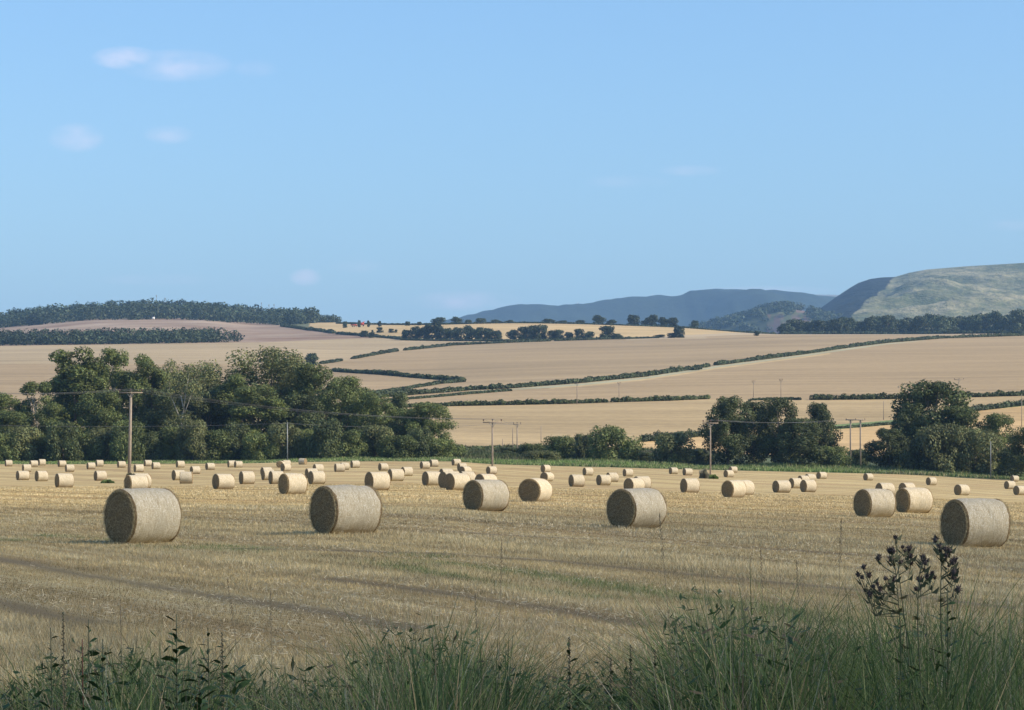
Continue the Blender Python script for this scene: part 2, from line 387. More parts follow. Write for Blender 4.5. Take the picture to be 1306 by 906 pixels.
# farmland beyond
HED = {  # polylines in photo pixels, base of each hedge
 'lane': [(380, 528), (470, 522), (560, 518.5), (640, 517), (730, 515), (850, 511.5), (905, 509)],
 'right': [(1034, 510.5), (1100, 510), (1200, 508), (1306, 505), (1400, 503)],
 'diag': [(468, 509), (530, 503.5), (600, 498), (650, 495.5), (742, 488.5), (822, 480.5), (878, 472), (915, 466), (970, 459), (1028, 451.5), (1090, 442.5), (1131, 437.5), (1200, 432), (1306, 428.5), (1400, 427)],
 'upper': [(410, 464.5), (451, 458), (505, 448.5), (576, 441), (650, 437.5), (795, 432.5)],
 'tri_a': [(425, 474), (437, 475), (493, 478.5), (536, 482.5), (591, 486)],
 'tri_b': [(591, 487.5), (560, 490), (521, 496), (471, 503)]}
def poly_row(pts, px): a = np.array(pts, float); a = a[np.argsort(a[:, 0])]; return np.interp(px, a[:, 0], a[:, 1])
def far_col(V, px):
    d = V[:, 1]; row = row_at(px, np.minimum(d, 3300)); n = len(V); x, y = V[:, 0], V[:, 1]
    tan = np.array([.38, .275, .138]); gold = np.array([.47, .335, .16]); pink = np.array([.345, .246, .130]); heath = np.array([.275, .19, .125])
    C = np.tile(np.array([.30, .24, .12]), (n, 1))
    def put(mask, c): C[mask] = c
    lane = poly_row(HED['lane'] + HED['right'], px); diag = poly_row(HED['diag'], px); up = np.where(px < 800, poly_row(HED['upper'], px), 432.5)
    put(row < 582, tan); put((row < lane) & (row > diag), pink); put((row <= diag), np.array([.34, .243, .130]))
    put((row < up) & (px < 900), np.array([.38, .285, .160])); put((row < 447) & (px < 420), np.array([.38, .285, .160]))
    put((row <= diag) & (row > diag - 60) & (px > 560) & (row > up), np.array([.33, .238, .128]))
    skyl = np.interp(px, [430, 462, 512, 640, 795, 950, 1010], [425, 431, 432, 433, 431.5, 424, 424])
    put((row < skyl) & (px > 395) & (px < 1100), gold)
    put((row < skyl + 3) & (row > skyl) & (px > 800) & (px < 1300), np.array([.42, .32, .19]))
    # heath field on the left hill
    top = np.interp(px, [-100, 0, 303, 330, 462, 480], [445, 441.5, 437, 437, 431.5, 431]); bot = np.interp(px, [-100, 0, 114, 235, 330, 400, 470], [420, 420, 409, 408, 414, 420, 430])
    hm = (row < top) & (row > bot - np.interp(px, [0, 320, 360], [10, 8, 1])) & (px < 475)
    hz = fbm(x * .02, y * .02, 4, 21); C[hm] = heath + (hz[hm, None] - .45) * np.array([.26, .24, .18])
    put((row < bot - 2) & (px < 395), np.array([.12, .125, .06]))
    # golden fields low on the right
    hb = np.interp(px, [780, 817, 896, 960, 1070, 1138, 1244, 1306], [566, 563, 558, 552, 546.5, 541, 523.5, 517])
    put((row > hb) & (row < 590) & (px > 780), gold * np.array([.98, .93, .9]))
    vg = (row > hb - 5) & (row < hb + 1) & (px > 1040) & (row < 560); put(vg, np.array([.16, .20, .075]))
    # track beside the diagonal hedge
    tr = (row > diag + .6) & (row < diag + np.interp(px, [600, 700, 1100, 1180], [1, 3.2, 2.6, 1])) & (px > 600) & (px < 1180); put(tr, np.array([.36, .33, .20]))
    tr2 = (row > diag + 3.2) & (row < diag + 4.8) & (px > 700) & (px < 1060); put(tr2, np.array([.46, .33, .165]))
    put((d < 640) & (row > 572) & (px < 640), np.array([.09, .105, .045])); put((d < 600), np.array([.10, .115, .05]))
    put(d > 3300, np.array([.12, .14, .07]))
    return C
m = NM('farmland_ground'); P = m.pos()
Q = m.mapping(P, rot=(0, 0, math.radians(-78)))
s1 = m.noise(m.mapping(Q, scale=(.09, .004, .02)), 1, 5, .65); s2 = m.noise(m.mapping(P, scale=(.004, .012, .01)), 1, 6, .65)
s3 = m.noise(P, .35, 5, .7)
s4 = m.noise(m.mapping(Q, scale=(.45, .006, .05)), 1, 3, .6)
g = m.math('ADD', m.math('ADD', m.math('ADD', m.ramp(s1, .3, .7, -.13, .13), m.ramp(s2, .3, .7, .82, 1.18)), m.ramp(s3, .3, .7, -.12, .12)), m.ramp(s4, .35, .65, -.10, .10))
cc = m.new('ShaderNodeCombineColor'); m.l.new(g, cc.inputs[0]); m.l.new(g, cc.inputs[1]); m.l.new(g, cc.inputs[2])
m.color(m.mix(1, m.attr('Col').outputs['Color'], cc.outputs[0], 'MULTIPLY')); 
ys = np.concatenate([np.linspace(484.5, 800, 260), np.linspace(802, 3300, 640), np.linspace(3400, 6000, 20), np.array([8000, 12000, 20500])])
tag(obj('farmland', grid_mesh(us, ys, zat, 'farmland', m.m, colf=far_col)), kind='structure')

# ------------------------------------------------------------------ far hills
def hill(name, outline, D, depth, foot, mat, x0, x1, nx=160, nd=40, rough=1., colf=None, seed=1, smooth=True):
    """a ridge with its crest at distance D; outline in photo pixels gives the crest height"""
    xs = np.linspace(x0, x1, nx); ts = np.linspace(-1, 1, nd * 2)
    oa = np.array(outline, float); V = []
    for t in ts:
        y = D + t * depth; cr = (YH - np.interp(xs, oa[:, 0], oa[:, 1])) / F * D + CAMZ
        X = (xs - 653) / F * D + 0 * xs
        prof = (1 - t * t) ** 1.0 if t < 0 else (1 - t * t) ** 1.5
        nz = (fbm(X * .004 * rough, np.full(nx, y) * .004 * rough, 5, seed) - .5) * min(1, 3 * abs(t)) * cr * .35
        z = foot + (cr - foot) * prof + nz
        V.append(np.stack([X, np.full(nx, y), z], -1))
    V = np.concatenate(V); idx = np.arange(len(V)).reshape(len(ts), nx)
    Fq = np.stack([idx[:-1, :-1], idx[:-1, 1:], idx[1:, 1:], idx[1:, :-1]], -1).reshape(-1, 4)
    return tag(obj(name, mesh_np(name, V, Fq, mat, colf(V) if colf else None, smooth=smooth)), kind='structure')
def hill_mat(name, a, b, sc1=.01, sc2=.08, stretch=(1, 1, 1)):
    m = NM(name); P = m.mapping(m.pos(), scale=stretch); n1 = m.noise(P, sc1, 6, .7); n2 = m.noise(P, sc2, 5, .7)
    f = m.math('MULTIPLY', m.math('ADD', n1, n2), .5); m.color(m.mix(m.ramp(f, .4, .6), a, b)); m.bump(n2, 12, .6); return m.m
M['forest'] = hill_mat('forest_slope', (.014, .024, .018), (.028, .042, .026), .004, .03)
M['moor'] = hill_mat('moor_slope', (.16, .15, .10), (.25, .22, .14))
hill('pale_distant_ridge', [(900, 392), (985, 380), (1010, 378), (1050, 377), (1120, 376), (1400, 372)], 17000, 2500, 0, M['moor'], 880, 1500, 60, 12, .3)
bo = [(430, 440), (560, 419), (600, 412), (640, 406), (690, 400), (733, 395), (780, 392.5), (807, 391), (845, 388), (858, 386), (866, 382), (880, 378.5), (900, 376.5), (925, 376), (960, 377), (1000, 380), (1040, 383), (1100, 388), (1300, 400)]
hill('blue_forest_ridge', bo, 10500, 2600, 0, M['forest'], 420, 1320, 450, 30, .5)
def spur_col(V):
    px = 653 + F * V[:, 0] / V[:, 1]; row = YH - (V[:, 2] - CAMZ) / V[:, 1] * F
    C = np.tile(np.array([.05, .062, .035]), (len(V), 1)); n = fbm(V[:, 0] * .02, V[:, 2] * .08, 4, 31)
    q = (px > 978) & (px < 1034) & (row > 393 + (1030 - px) * .12) & (n > .40); C[q] = np.array([.17, .11, .085]) * (0.6 + n[q, None])
    q2 = (px > 978) & (px < 1040) & ~q & (row > 392); C[q2] = np.array([.11, .12, .06])
    return C
m = NM('wooded_spur'); m.color(m.attr('Col').outputs['Color']); M['spur'] = m.m
so = [(800, 446), (860, 434), (887, 426), (915, 421), (940, 415), (960, 409), (975, 402), (1000, 399), (1020, 401), (1036, 406), (1070, 410), (1200, 420), (1300, 440)]
hill('wooded_spur', so, 5200, 1100, 10, M['spur'], 790, 1300, 260, 40, 1., spur_col, 5)

# moorland hill on the right with a much darker colour over its left end
m = NM('moorland_hill'); P = m.pos(); n1 = m.noise(m.mapping(P, scale=(1, .5, 3.0)), .006, 7, .72); n2 = m.noise(m.mapping(P, scale=(1, .6, 2.5)), .03, 5, .7)
c = m.mix(m.ramp(n1, .40, .62), (.10, .115, .055), (.30, .27, .155)); c = m.mix(m.ramp(n2, .52, .62, 0, .6), c, (.075, .09, .045)); c = m.mix(m.ramp(n2, .45, .36, 0, .4), c, (.34, .29, .19))
wd = m.attr('wood').outputs['Fac']; c = m.mix(wd, c, (.014, .020, .018)); m.color(c); m.bump(m.math('ADD', n1, m.math('MULTIPLY', n2, .4)), 30, .7)  # 'wood' only masks a much darker colour onto the hill's left end
def crest_row(px): return np.interp(px, [1085, 1110, 1125, 1141, 1160, 1182, 1230, 1306, 1500, 1900], [368, 356, 354, 353.5, 348, 344, 340, 335.5, 328, 330])
V = []; dark_end = []
na, nb = 90, 300
def sky_row(px): return np.interp(px, [960, 1005, 1022, 1035, 1049, 1065, 1083, 1095, 1110, 1125, 1141, 1160, 1182, 1230, 1306, 1500, 1900], [440, 417, 409, 401, 391.5, 380, 368, 361, 356, 354, 353.5, 348, 344, 340, 335.5, 328, 330])
for a in np.linspace(0, 1, na):
    D = 4300 + 1900 * a                                        # the slope climbs away from us
    pxs = 965 + (1900 - 965) * np.linspace(0, 1, nb) ** 1.4
    cr = sky_row(pxs); row = np.maximum(424, cr + 2) + (cr - np.maximum(424, cr + 2)) * (a ** .85)
    X = (pxs - 653) / F * D; Z = CAMZ + (YH - row) / F * D
    Z = Z + (fbm(X * .006, np.full(nb, D) * .006 + 7, 5, 41) - .5) * 90 * math.sin(math.pi * a) * sstep(1000, 1130, pxs)
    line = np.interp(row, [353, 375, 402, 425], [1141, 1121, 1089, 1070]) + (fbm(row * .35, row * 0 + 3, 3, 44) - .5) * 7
    V.append(np.stack([X, np.full(nb, D), Z], -1)); dark_end.append(1. * (pxs < line))  # columns left of the slanting line take the dark colour
# back slope
last = V[-1].copy()
for k in range(1, 9):
    b = last.copy(); b[:, 1] += k * 220; b[:, 2] = last[:, 2] * (1 - (k / 8.) ** 2) - k * 2; V.append(b); dark_end.append(dark_end[-1])
ncol = len(V[0]); VV = np.concatenate(V); idx = np.arange(len(VV)).reshape(len(V), ncol)
Fq = np.stack([idx[:-1, :-1], idx[:-1, 1:], idx[1:, 1:], idx[1:, :-1]], -1).reshape(-1, 4)
tag(obj('moorland_hill', mesh_np('moorland_hill', VV, Fq, m.m, smooth=True, attrs={'wood': np.concatenate(dark_end)})), kind='structure')

# ------------------------------------------------------------------ foliage builders
def leaf_cloud(C, R, n, size, flat=.0, shell=.55, seed=0, upbias=.45):
    """n leaf-clump quads spread through ellipsoidal lobes; C (k,3), R (k,3)"""
    r = np.random.default_rng(seed); k = len(C)
    w_ = np.prod(R, 1) ** .67; which = r.choice(k, n, p=w_ / w_.sum())
    dirs = r.normal(size=(n, 3)); dirs /= np.linalg.norm(dirs, axis=1)[:, None]
    rad = shell + (1 - shell) * r.random(n) ** .6; rad *= 1 + .06 * r.normal(size=n)
    P = C[which] + dirs * R[which] * rad[:, None]
    nrm = dirs + r.normal(size=(n, 3)) * .55; nrm[:, 2] += upbias; nrm /= np.linalg.norm(nrm, axis=1)[:, None]
    a = np.cross(nrm, r.normal(size=(n, 3))); a /= np.linalg.norm(a, axis=1)[:, None]; b = np.cross(nrm, a)
    s = size * (.5 + r.random(n)); e = .55 + .6 * r.random(n)
    a *= (s / 2)[:, None]; b *= (s * e / 2)[:, None]
    V = np.stack([P - a, P - b * 1.1, P + a, P + b * .9], 1).reshape(-1, 3)
    Fq = np.arange(4 * n).reshape(n, 4)
    tone = np.repeat(.72 + .5 * r.random(n), 4)[:, None] * np.ones(3)
    hue = r.random(n); tint = np.repeat(np.stack([1 + .25 * (hue - .5), np.ones(n), 1 - .3 * (hue - .5)], 1), 4, axis=0)
    lob = np.repeat(.82 + .36 * r.random(k)[which], 4)[:, None]
    return V, Fq, tone * tint * lob
def lobes(seed, W, H, base, n, top=1., lean=0, small=.32):
    """clumps filling a crown of half-width W between base and H"""
    r = np.random.default_rng(seed); C = []; R = []
    for i in range(n):
        t = r.random(); z = base + (H - base) * t
        prof = math.sqrt(max(.10, 1 - ((t - .42) / .64) ** 2))
        a = i * 2.39996 + r.normal() * .4; q = W * prof * (.12 + .80 * r.random() ** .55)
        s = W * small * (.65 + .75 * r.random())
        z = min(z, H - s * .8)
        C.append([q * math.cos(a) + lean * t, q * math.sin(a), z]); R.append([s, s, s * (.75 + .3 * r.random())])
    return np.array(C), np.array(R)
def trunk_mesh(seed, H, r0, C, mat, nb=9):
    r = np.random.default_rng(seed); mb = MB()
    top = H * .72; pts = [[0, 0, -.5]]
    for i in range(1, 6): pts.append([r.normal() * .25 * i / 3, r.normal() * .25 * i / 3, top * i / 5])
    mb.tube(pts, np.linspace(r0, r0 * .25, 6), 7); pts = np.array(pts)
    for i in r.choice(len(C), min(nb, len(C)), replace=False):
        e = C[i]; t = min(.9, max(.25, (e[2] / H) * .75)); s = pts[0] * (1 - t) + pts[-1] * t
        k = np.array([np.interp(t * top, pts[:, 2], pts[:, j]) for j in range(3)])
        mid = (k + e) / 2 + np.array([0, 0, .25]); mb.tube([k, mid, e], [r0 * .38, r0 * .24, r0 * .08], 5)
    return mb.mesh('trunk', mat)
PROTO = {}
def make_proto(key, W, H, base, nl, n, size, mat, seed, bark='bark', small=.27, r0=.35, extra=None, shell=.5):
    C, R = lobes(seed, W, H, base, nl, small=small)
    if extra is not None: C = np.concatenate([C, extra[0]]); R = np.concatenate([R, extra[1]])
    V, Fq, col = leaf_cloud(C, R, n, size, seed=seed + 1, shell=shell)
    V[:, 2] = np.maximum(V[:, 2], .05)
    PROTO[key] = (mesh_np('crown', V, Fq, mat, col), trunk_mesh(seed + 2, H, r0, C, M[bark]), W, H)
make_proto('broad', 6.5, 20, .6, 75, 24000, .36, M['leaf'], 11)
make_proto('tall', 5.0, 24, .8, 80, 24000, .36, M['leaf'], 24)
make_proto('dome', 8.0, 22, .6, 95, 30000, .36, M['leaf_olive'], 33)
make_proto('open', 5.0, 20, 4.0, 40, 9000, .34, M['leaf'], 44, 'pale_bark', .25, .3)
make_proto('sparse', 5.0, 20, 3, 22, 3400, .34, M['leaf_olive'], 55, 'pale_bark', .3, .4)
make_proto('bush', 3.8, 6.0, .2, 30, 11000, .28, M['leaf'], 66, r0=.12, small=.36)
make_proto('bush_olive', 3.8, 6.0, .2, 30, 11000, .28, M['leaf_olive'], 77, r0=.12, small=.36)
make_proto('bush_dark', 3.8, 6.0, .2, 30, 11000, .28, M['leaf_dark'], 88, r0=.12, small=.36)
make_proto('dark', 6.0, 17, .3, 75, 22000, .36, M['leaf_dark'], 99)
make_proto('far_tree', 5.0, 10, .1, 34, 3000, .8, M['hedge'], 111, small=.4)
make_proto('far_dark', 5.0, 10, .1, 34, 3000, .8, M['far_wood'], 122, small=.42)
_tn = [0]
def tree(kind, px, top, wpx, d, name, label, cat, group=None, rz=None, base=None):
    cr, tr, W, H = PROTO[kind]; p = at_dist(px, d)
    if base is not None: p = on_ground(px, base); d = p[1]
    h = (CAMZ + (YH - top) / F * d) - p[2]; h = max(h, 1.0); wd = wpx / F * d
    _tn[0] += 1
    e = empty(name, p, rz if rz is not None else (_tn[0] * 2.399) % 6.283); e.scale = (wd / (2 * W * .98), wd / (2 * W * .98), h / (H * .985))
    tag(e, label, cat, group)
    c = obj('crown', cr, e); obj('trunk', tr, e)
    return e
ORD = ['first', 'second', 'third', 'fourth', 'fifth', 'sixth', 'seventh', 'eighth', 'ninth', 'tenth', 'eleventh', 'twelfth', 'thirteenth', 'fourteenth', 'fifteenth', 'sixteenth', 'seventeenth', 'eighteenth', 'nineteenth', 'twentieth', 'twenty first', 'twenty second', 'twenty third', 'twenty fourth', 'twenty fifth', 'twenty sixth', 'twenty seventh', 'twenty eighth']

G = 'tall trees of the wood behind the bale field'
for a in [
 ('broad', 0, 503, 58, 520, 'dark rounded tree at the left edge of the photo'),
 ('bush', 27, 511, 24, 535, 'small round treetop just right of the dark left edge tree'),
 ('open', 47, 489, 46, 525, 'thin airy tree with pale stems left of the tallest tree in the wood'),
 ('tall', 98, 445, 66, 530, 'tallest bright green tree at the left end of the wood'),
 ('open', 146, 447, 44, 535, 'tree with a see-through middle right behind the near telegraph pole'),
 ('tall', 184, 454, 48, 530, 'round topped dark green tree just right of the near telegraph pole'),
 ('sparse', 213, 460, 34, 532, 'feathery thin topped tree next to the bare grey tree'),
 ('dome', 256, 464, 74, 540, 'wide flat topped tree in the dip of the wood skyline'),
 ('dome', 345, 446, 112, 540, 'big broad domed olive tree, highest at the middle of the wood'),
 ('tall', 300, 478, 52, 525, 'mid green tree below the left shoulder of the big domed tree'),
 ('broad', 398, 466, 56, 530, 'tree on the right shoulder of the big domed tree'),
 ('broad', 438, 482, 56, 525, 'tree where the wood skyline drops towards the right'),
 ('broad', 476, 503, 48, 520, 'lower rounded tree on the falling right part of the wood'),
 ('dark', 508, 503, 34, 560, 'small dark tree poking above the lower right part of the wood'),
 ('broad', 520, 522, 50, 520, 'rounded tree one in from the right end of the wood'),
 ('broad', 548, 515, 54, 515, 'bright green rounded tree at the right end of the wood'),
 ('broad', 130, 500, 60, 515, 'full green tree in front, left of the near telegraph pole'),
 ('dark', 200, 498, 60, 520, 'deep dark tree behind the wires right of the near telegraph pole'),
 ('dark', 265, 500, 62, 525, 'shaded tree under the flat topped tree'),
 ('tall', 330, 492, 60, 515, 'bright green tree in front of the big domed tree'),
 ('dark', 382, 505, 56, 518, 'dark tree behind the thin white pole'),
 ('broad', 66, 515, 44, 515, 'green tree under the thin airy tree'),
 ('broad', 120, 463, 62, 545, 'tree filling the skyline between the tallest tree and the see-through one'),
 ('broad', 165, 476, 58, 548, 'mid green tree behind the top of the near telegraph pole'),
 ('dome', 225, 476, 64, 550, 'olive tree behind the bare grey tree'),
 ('broad', 80, 480, 50, 545, 'lower left shoulder tree of the tallest tree'),
 ('dome', 372, 462, 66, 548, 'olive tree filling the right side of the big domed tree'),
 ('broad', 455, 496, 60, 545, 'tree behind the falling right part of the wood'),
 ('broad', 10, 525, 60, 512, 'full green tree at the very left in front of the dark edge tree')]:
    tree(a[0], a[1], a[2], a[3] * 1.18, a[4], 'wood_tree', a[5], 'tree', G)
tree('sparse', 232, 474, 54, 512, 'grey_tree', 'bare greyish tree with thin twigs standing in the left wood', 'tree')
G = 'bushes along the foot of the wood'
tops = [553, 545, 556, 540, 552, 546, 538, 552, 545, 536, 550, 541, 553, 540, 548, 536, 550, 543, 556, 548, 560]
xs_ = [5, 30, 55, 80, 108, 136, 160, 190, 217, 246, 275, 303, 332, 360, 388, 417, 447, 478, 508, 538, 566]
near_txt = ['below the dark left edge tree', 'under the small round treetop', 'under the thin airy tree', 'left under the tallest tree', 'right under the tallest tree', 'left of the near telegraph pole', 'right behind the near telegraph pole', 'just right of the near telegraph pole', 'under the bare grey tree', 'right of the bare grey tree', 'below the flat topped tree', 'left below the big domed tree', 'below the middle of the big domed tree', 'right behind the thin white pole', 'just right of the thin white pole', 'with a yellow green top right of the white pole', 'where the wood starts to get lower', 'halfway along the lower right part of the wood', 'below the small dark poking tree', 'in front of the rightmost tree of the wood', 'low and last at the right foot of the wood']
for i, (x, t) in enumerate(zip(xs_, tops)):
    k = ['bush', 'bush_olive', 'bush', 'bush_dark'][i % 4]
    tree(k, x, t, 40 + (i * 7) % 12, 500 + (i * 3) % 9, 'bush', 'bush at the wood foot, ' + near_txt[i], 'bush', G)
G = 'bushes and trees beyond the middle of the bale field'
for a in [
 ('bush_dark', 648, 571, 34, 560, 'low dark hedge bush behind the pair of thin poles'),
 ('bush', 680, 566, 36, 520, 'low green bush at the left end of the middle thicket'),
 ('bush', 716, 557, 44, 515, 'round bush left of centre in the middle thicket'),
 ('bush_dark', 744, 555, 34, 525, 'dark bush between the two round ones of the middle thicket'),
 ('bush', 783, 545, 58, 512, 'tallest rounded bush of the middle thicket'),
 ('bush_olive', 857, 553, 56, 508, 'olive bush alone left of the right hand pole'),
 ('bush_dark', 893, 573, 28, 515, 'low dark bush between the olive bush and the dark grove'),
 ('bush_olive', 690, 575, 40, 500, 'low pale bush in front of the middle thicket'),
 ('bush_dark', 820, 577, 30, 520, 'low shaded bush filling the gap right of the middle thicket')]:
    tree(a[0], a[1], a[2], a[3], a[4], 'bush', a[5], 'bush', G)
G = 'dark grove right of centre'
for a in [
 ('dark', 928, 508, 54, 505, 'dark tall tree at the left of the grove, behind the right hand pole'),
 ('dark', 962, 514, 48, 515, 'dark tree in the middle of the grove'),
 ('dark', 992, 510, 46, 505, 'dark tree with a bright edge right of the middle of the grove'),
 ('dark', 1020, 535, 52, 500, 'lower dark tree at the right foot of the grove'),
 ('dark', 1045, 516, 42, 515, 'slim tree standing apart at the right end of the grove'),
 ('bush', 1064, 570, 34, 500, 'low bush at the right foot of the slim grove tree')]:
    tree(a[0], a[1], a[2], a[3] * 1.2, a[4], 'grove_tree', a[5], 'tree', G)
tree('bush_dark', 1094, 574, 40, 545, 'bush', 'low dark bush around the feet of the twin pole', 'bush')
G = 'trees and bushes at the right of the bale field'
for a in [
 ('dark', 1188, 489, 104, 510, 'largest dark spreading tree right of the twin pole'),
 ('dark', 1160, 515, 56, 508, 'dark drooping left side tree beside the largest right hand tree'),
 ('dark', 1134, 548, 58, 500, 'low very dark tree right of the twin pole'),
 ('broad', 1225, 520, 60, 502, 'green tree on the right flank of the largest right hand tree'),
 ('bush_olive', 1205, 542, 60, 490, 'big olive bush in front of the largest right hand tree'),
 ('bush_olive', 1243, 548, 58, 492, 'olive bush left of the thin pale post'),
 ('broad', 1272, 529, 58, 500, 'rounded green tree behind the thin pale post'),
 ('bush_dark', 1175, 560, 50, 492, 'shaded bush at the foot of the largest right hand tree'),
 ('dark', 1318, 545, 62, 470, 'black shaded tree cut by the right edge of the photo'),
 ('bush_dark', 1290, 572, 36, 488, 'low dark bush beside the black right edge tree')]:
    tree(a[0], a[1], a[2], a[3], a[4], 'field_tree', a[5], 'tree', G)

# hill side trees
tree('far_dark', 397, 451, 17, 1300, 'hillside_tree', 'lone round dark tree on the hillside above the wood', 'tree', base=467)
G = 'clump of trees on the skyline field left of centre'
cl = [(519, 421, 15), (531, 417, 15), (545, 414, 17), (558, 412, 16), (570, 419, 15), (583, 418, 16), (598, 416, 17), (611, 418, 16), (623, 419, 15), (634, 422, 13)]
for i, (x, t, w_) in enumerate(cl):
    tree('far_dark', x, t, w_, 0, 'hillside_tree', ORD[i] + ' small dark tree from the left in the long clump on the upper hillside', 'tree', G, base=433.5)
G = 'row of small trees on the upper hillside at centre'
cl = [(654, 421, 14), (667, 417, 15), (679, 415.5, 16), (691, 415, 16), (704, 422, 12), (713, 421, 13), (726, 424, 12), (739, 420, 14), (752, 423, 12), (774, 416, 20), (786, 426, 14)]
for i, (x, t, w_) in enumerate(cl):
    tree(['far_dark', 'far_tree'][i % 2], x, t, w_, 0, 'hillside_tree', ORD[i] + ' small tree from the left in the broken row on the upper hillside', 'tree', G, base=432.8)
tree('far_dark', 866, 416, 15, 0, 'hillside_tree', 'dark pointed tree alone on the upper hillside right of centre', 'tree', base=431)
tree('far_dark', 857, 425, 12, 0, 'hillside_tree', 'low bush touching the pointed lone hillside tree', 'bush', base=431)
tree('far_dark', 842, 427, 13, 0, 'hillside_tree', 'low dark bush left of the pointed lone hillside tree', 'bush', base=430.6)
tree('far_dark', 965, 422, 7, 0, 'hillside_tree', 'tiny lone bush on the hillside left of the right hand tree belt', 'bush', base=428.5)
G = 'little trees on the field skyline'
sk = [(440, 409, 9), (458, 407.5, 6), (470, 408, 6), (484, 408.5, 7), (520, 409, 10), (535, 409.5, 9), (560, 405, 17), (582, 404.5, 13), (597, 408, 9), (613, 406, 14), (632, 408, 12), (650, 408.5, 10), (700, 407, 16), (718, 409, 12), (740, 408.5, 12), (763, 402.5, 15), (780, 408, 12), (808, 402, 17), (822, 409, 9), (832, 402, 15), (846, 405, 13), (858, 405.5, 14), (886, 409, 10)]
for i, (x, t, w_) in enumerate(sk):
    if x < 550: t, w_ = t + 1.2, w_ * .7
    tree('far_dark', x, t, w_, 2330, 'skyline_tree', ORD[i] + ' tree from the left along the skyline of the far golden field', 'tree', G)
G = 'bushes in the strip left of the long clump'
for i, (x, t, w_, b) in enumerate([(484, 417.5, 8, 424.5), (499, 419.5, 7, 424.5), (505, 420.5, 4, 424.5), (475, 421, 3, 424), (465, 422, 10, 430), (474, 424, 8, 431)]):
    tree('far_tree', x, t, w_, 0, 'hillside_tree', ['square brown bush', 'brown thin bush', 'tiny brown bush', 'speck of a bush', 'low dark bush', 'low brownish bush'][i] + [' left of the long clump on the far golden field', ' beside the tiny one nearest the long clump', ' closest to the long clump on the golden field', ' just left of the square brown bush', ' at the hedge corner below the golden field', ' right of the hedge corner bush'][i], 'bush', G, base=b)
G = 'tree belt at the foot of the moorland hill'
bx = [1001, 1013, 1027, 1040, 1052, 1066, 1078, 1092, 1106, 1119, 1133, 1146, 1160, 1174, 1188, 1201, 1215, 1229, 1243, 1257, 1271, 1285, 1298, 1312]
bt = [413, 408, 411, 409, 410, 407, 405, 410, 406, 404, 403, 408, 406, 404, 401, 404, 405, 404, 402, 401, 398, 402, 396, 399]
for i, (x, t) in enumerate(zip(bx, bt)):
    tree(['far_dark', 'far_tree', 'far_dark'][i % 3], x, t, 19 + (i * 5) % 8, 2350 + (i * 37) % 90, 'belt_tree', ORD[i] + ' tree from the left in the belt below the moorland hill', 'tree', G)

# far woods (masses nobody could count)
def wood(name, label, samples, size, seed, mat, n_per=130, hgt=12, wid=9):
    """samples: list of ground points, each gets a small rounded crown of leaf clumps"""
    r = np.random.default_rng(seed); P = np.array(samples); k = len(P)
    hh = hgt * (.7 + .6 * r.random(k)); ww = wid * (.7 + .6 * r.random(k))
    C = P + np.stack([np.zeros(k), np.zeros(k), hh * .5], 1); R = np.stack([ww * .55, ww * .55, hh * .55], 1)
    V, Fq, col = leaf_cloud(C, R, n_per * k, size, seed=seed + 1, shell=.75)
    return tag(obj(name, mesh_np(name, V, Fq, mat, col)), label, 'wood', kind='stuff')
def scatter(pxr, dr, n, seed, cond=None):
    r = np.random.default_rng(seed); out = []
    while len(out) < n:
        px = r.uniform(*pxr); d = r.uniform(*dr)
        if cond and not cond(px, d): continue
        out.append(at_dist(px, d))
    return out
def wcond(px, d):
    rw = float(row_at(px, d)); b = np.interp(px, [-200, 0, 114, 235, 330, 400], [424, 420, 410, 409, 415, 420])
    return rw < b - 1
wood('hilltop_wood', 'dark wood covering the hilltop on the left skyline', scatter((-260, 400), (2650, 3450), 1500, 3, wcond), 2.6, 5, M['far_wood'], 80, 14, 15)
wood('skyline_copse', 'thin wood running off the right end of the hilltop wood', [at_dist(x, 2900 + 60 * math.sin(x)) for x in np.linspace(370, 432, 60)], 1.6, 6, M['far_tree'] if 'far_tree' in M else M['hedge'], 90, 7.5, 7)
belt = []
r_ = np.random.default_rng(12)
for x in np.linspace(-150, 300, 190):
    for q in range(2):
        p = on_ground(x + r_.uniform(-2, 2), np.interp(x, [-150, 0, 300], [444, 441.3, 437]) - r_.uniform(0, 3)); 
        if x > 250 and r_.random() < (x - 250) / 90: continue
        belt.append(p)
wood('tree_belt', 'long dark belt of trees below the brown field on the left', belt, 1.5, 8, M['far_wood'], 110, 9.5, 9)
sp = []
oa = np.array(so, float); r_ = np.random.default_rng(14)
while len(sp) < 900:
    px = r_.uniform(840, 1060); t = r_.uniform(-.75, .02); y = 5200 + t * 1100
    cr = (YH - np.interp(px, oa[:, 0], oa[:, 1])) / F * 5200 + CAMZ; X = (px - 653) / F * 5200
    z = 10 + (cr - 10) * (1 - t * t) + (fbm(np.array([X * .004]), np.array([y * .004]), 5, 5)[0] - .5) * min(1, 3 * abs(t)) * cr * .35
    ap = 653 + F * X / y; ar = YH - (z - CAMZ) / y * F
    if 982 < ap < 1033 and ar > 395 + (1030 - ap) * .12 and r_.random() < .93: continue
    sp.append([X, y, z])
wood('spur_wood', 'bluish wood on the low spur left of the moorland hill', sp, 4.0, 15, M['far_wood'], 70, 14, 20)

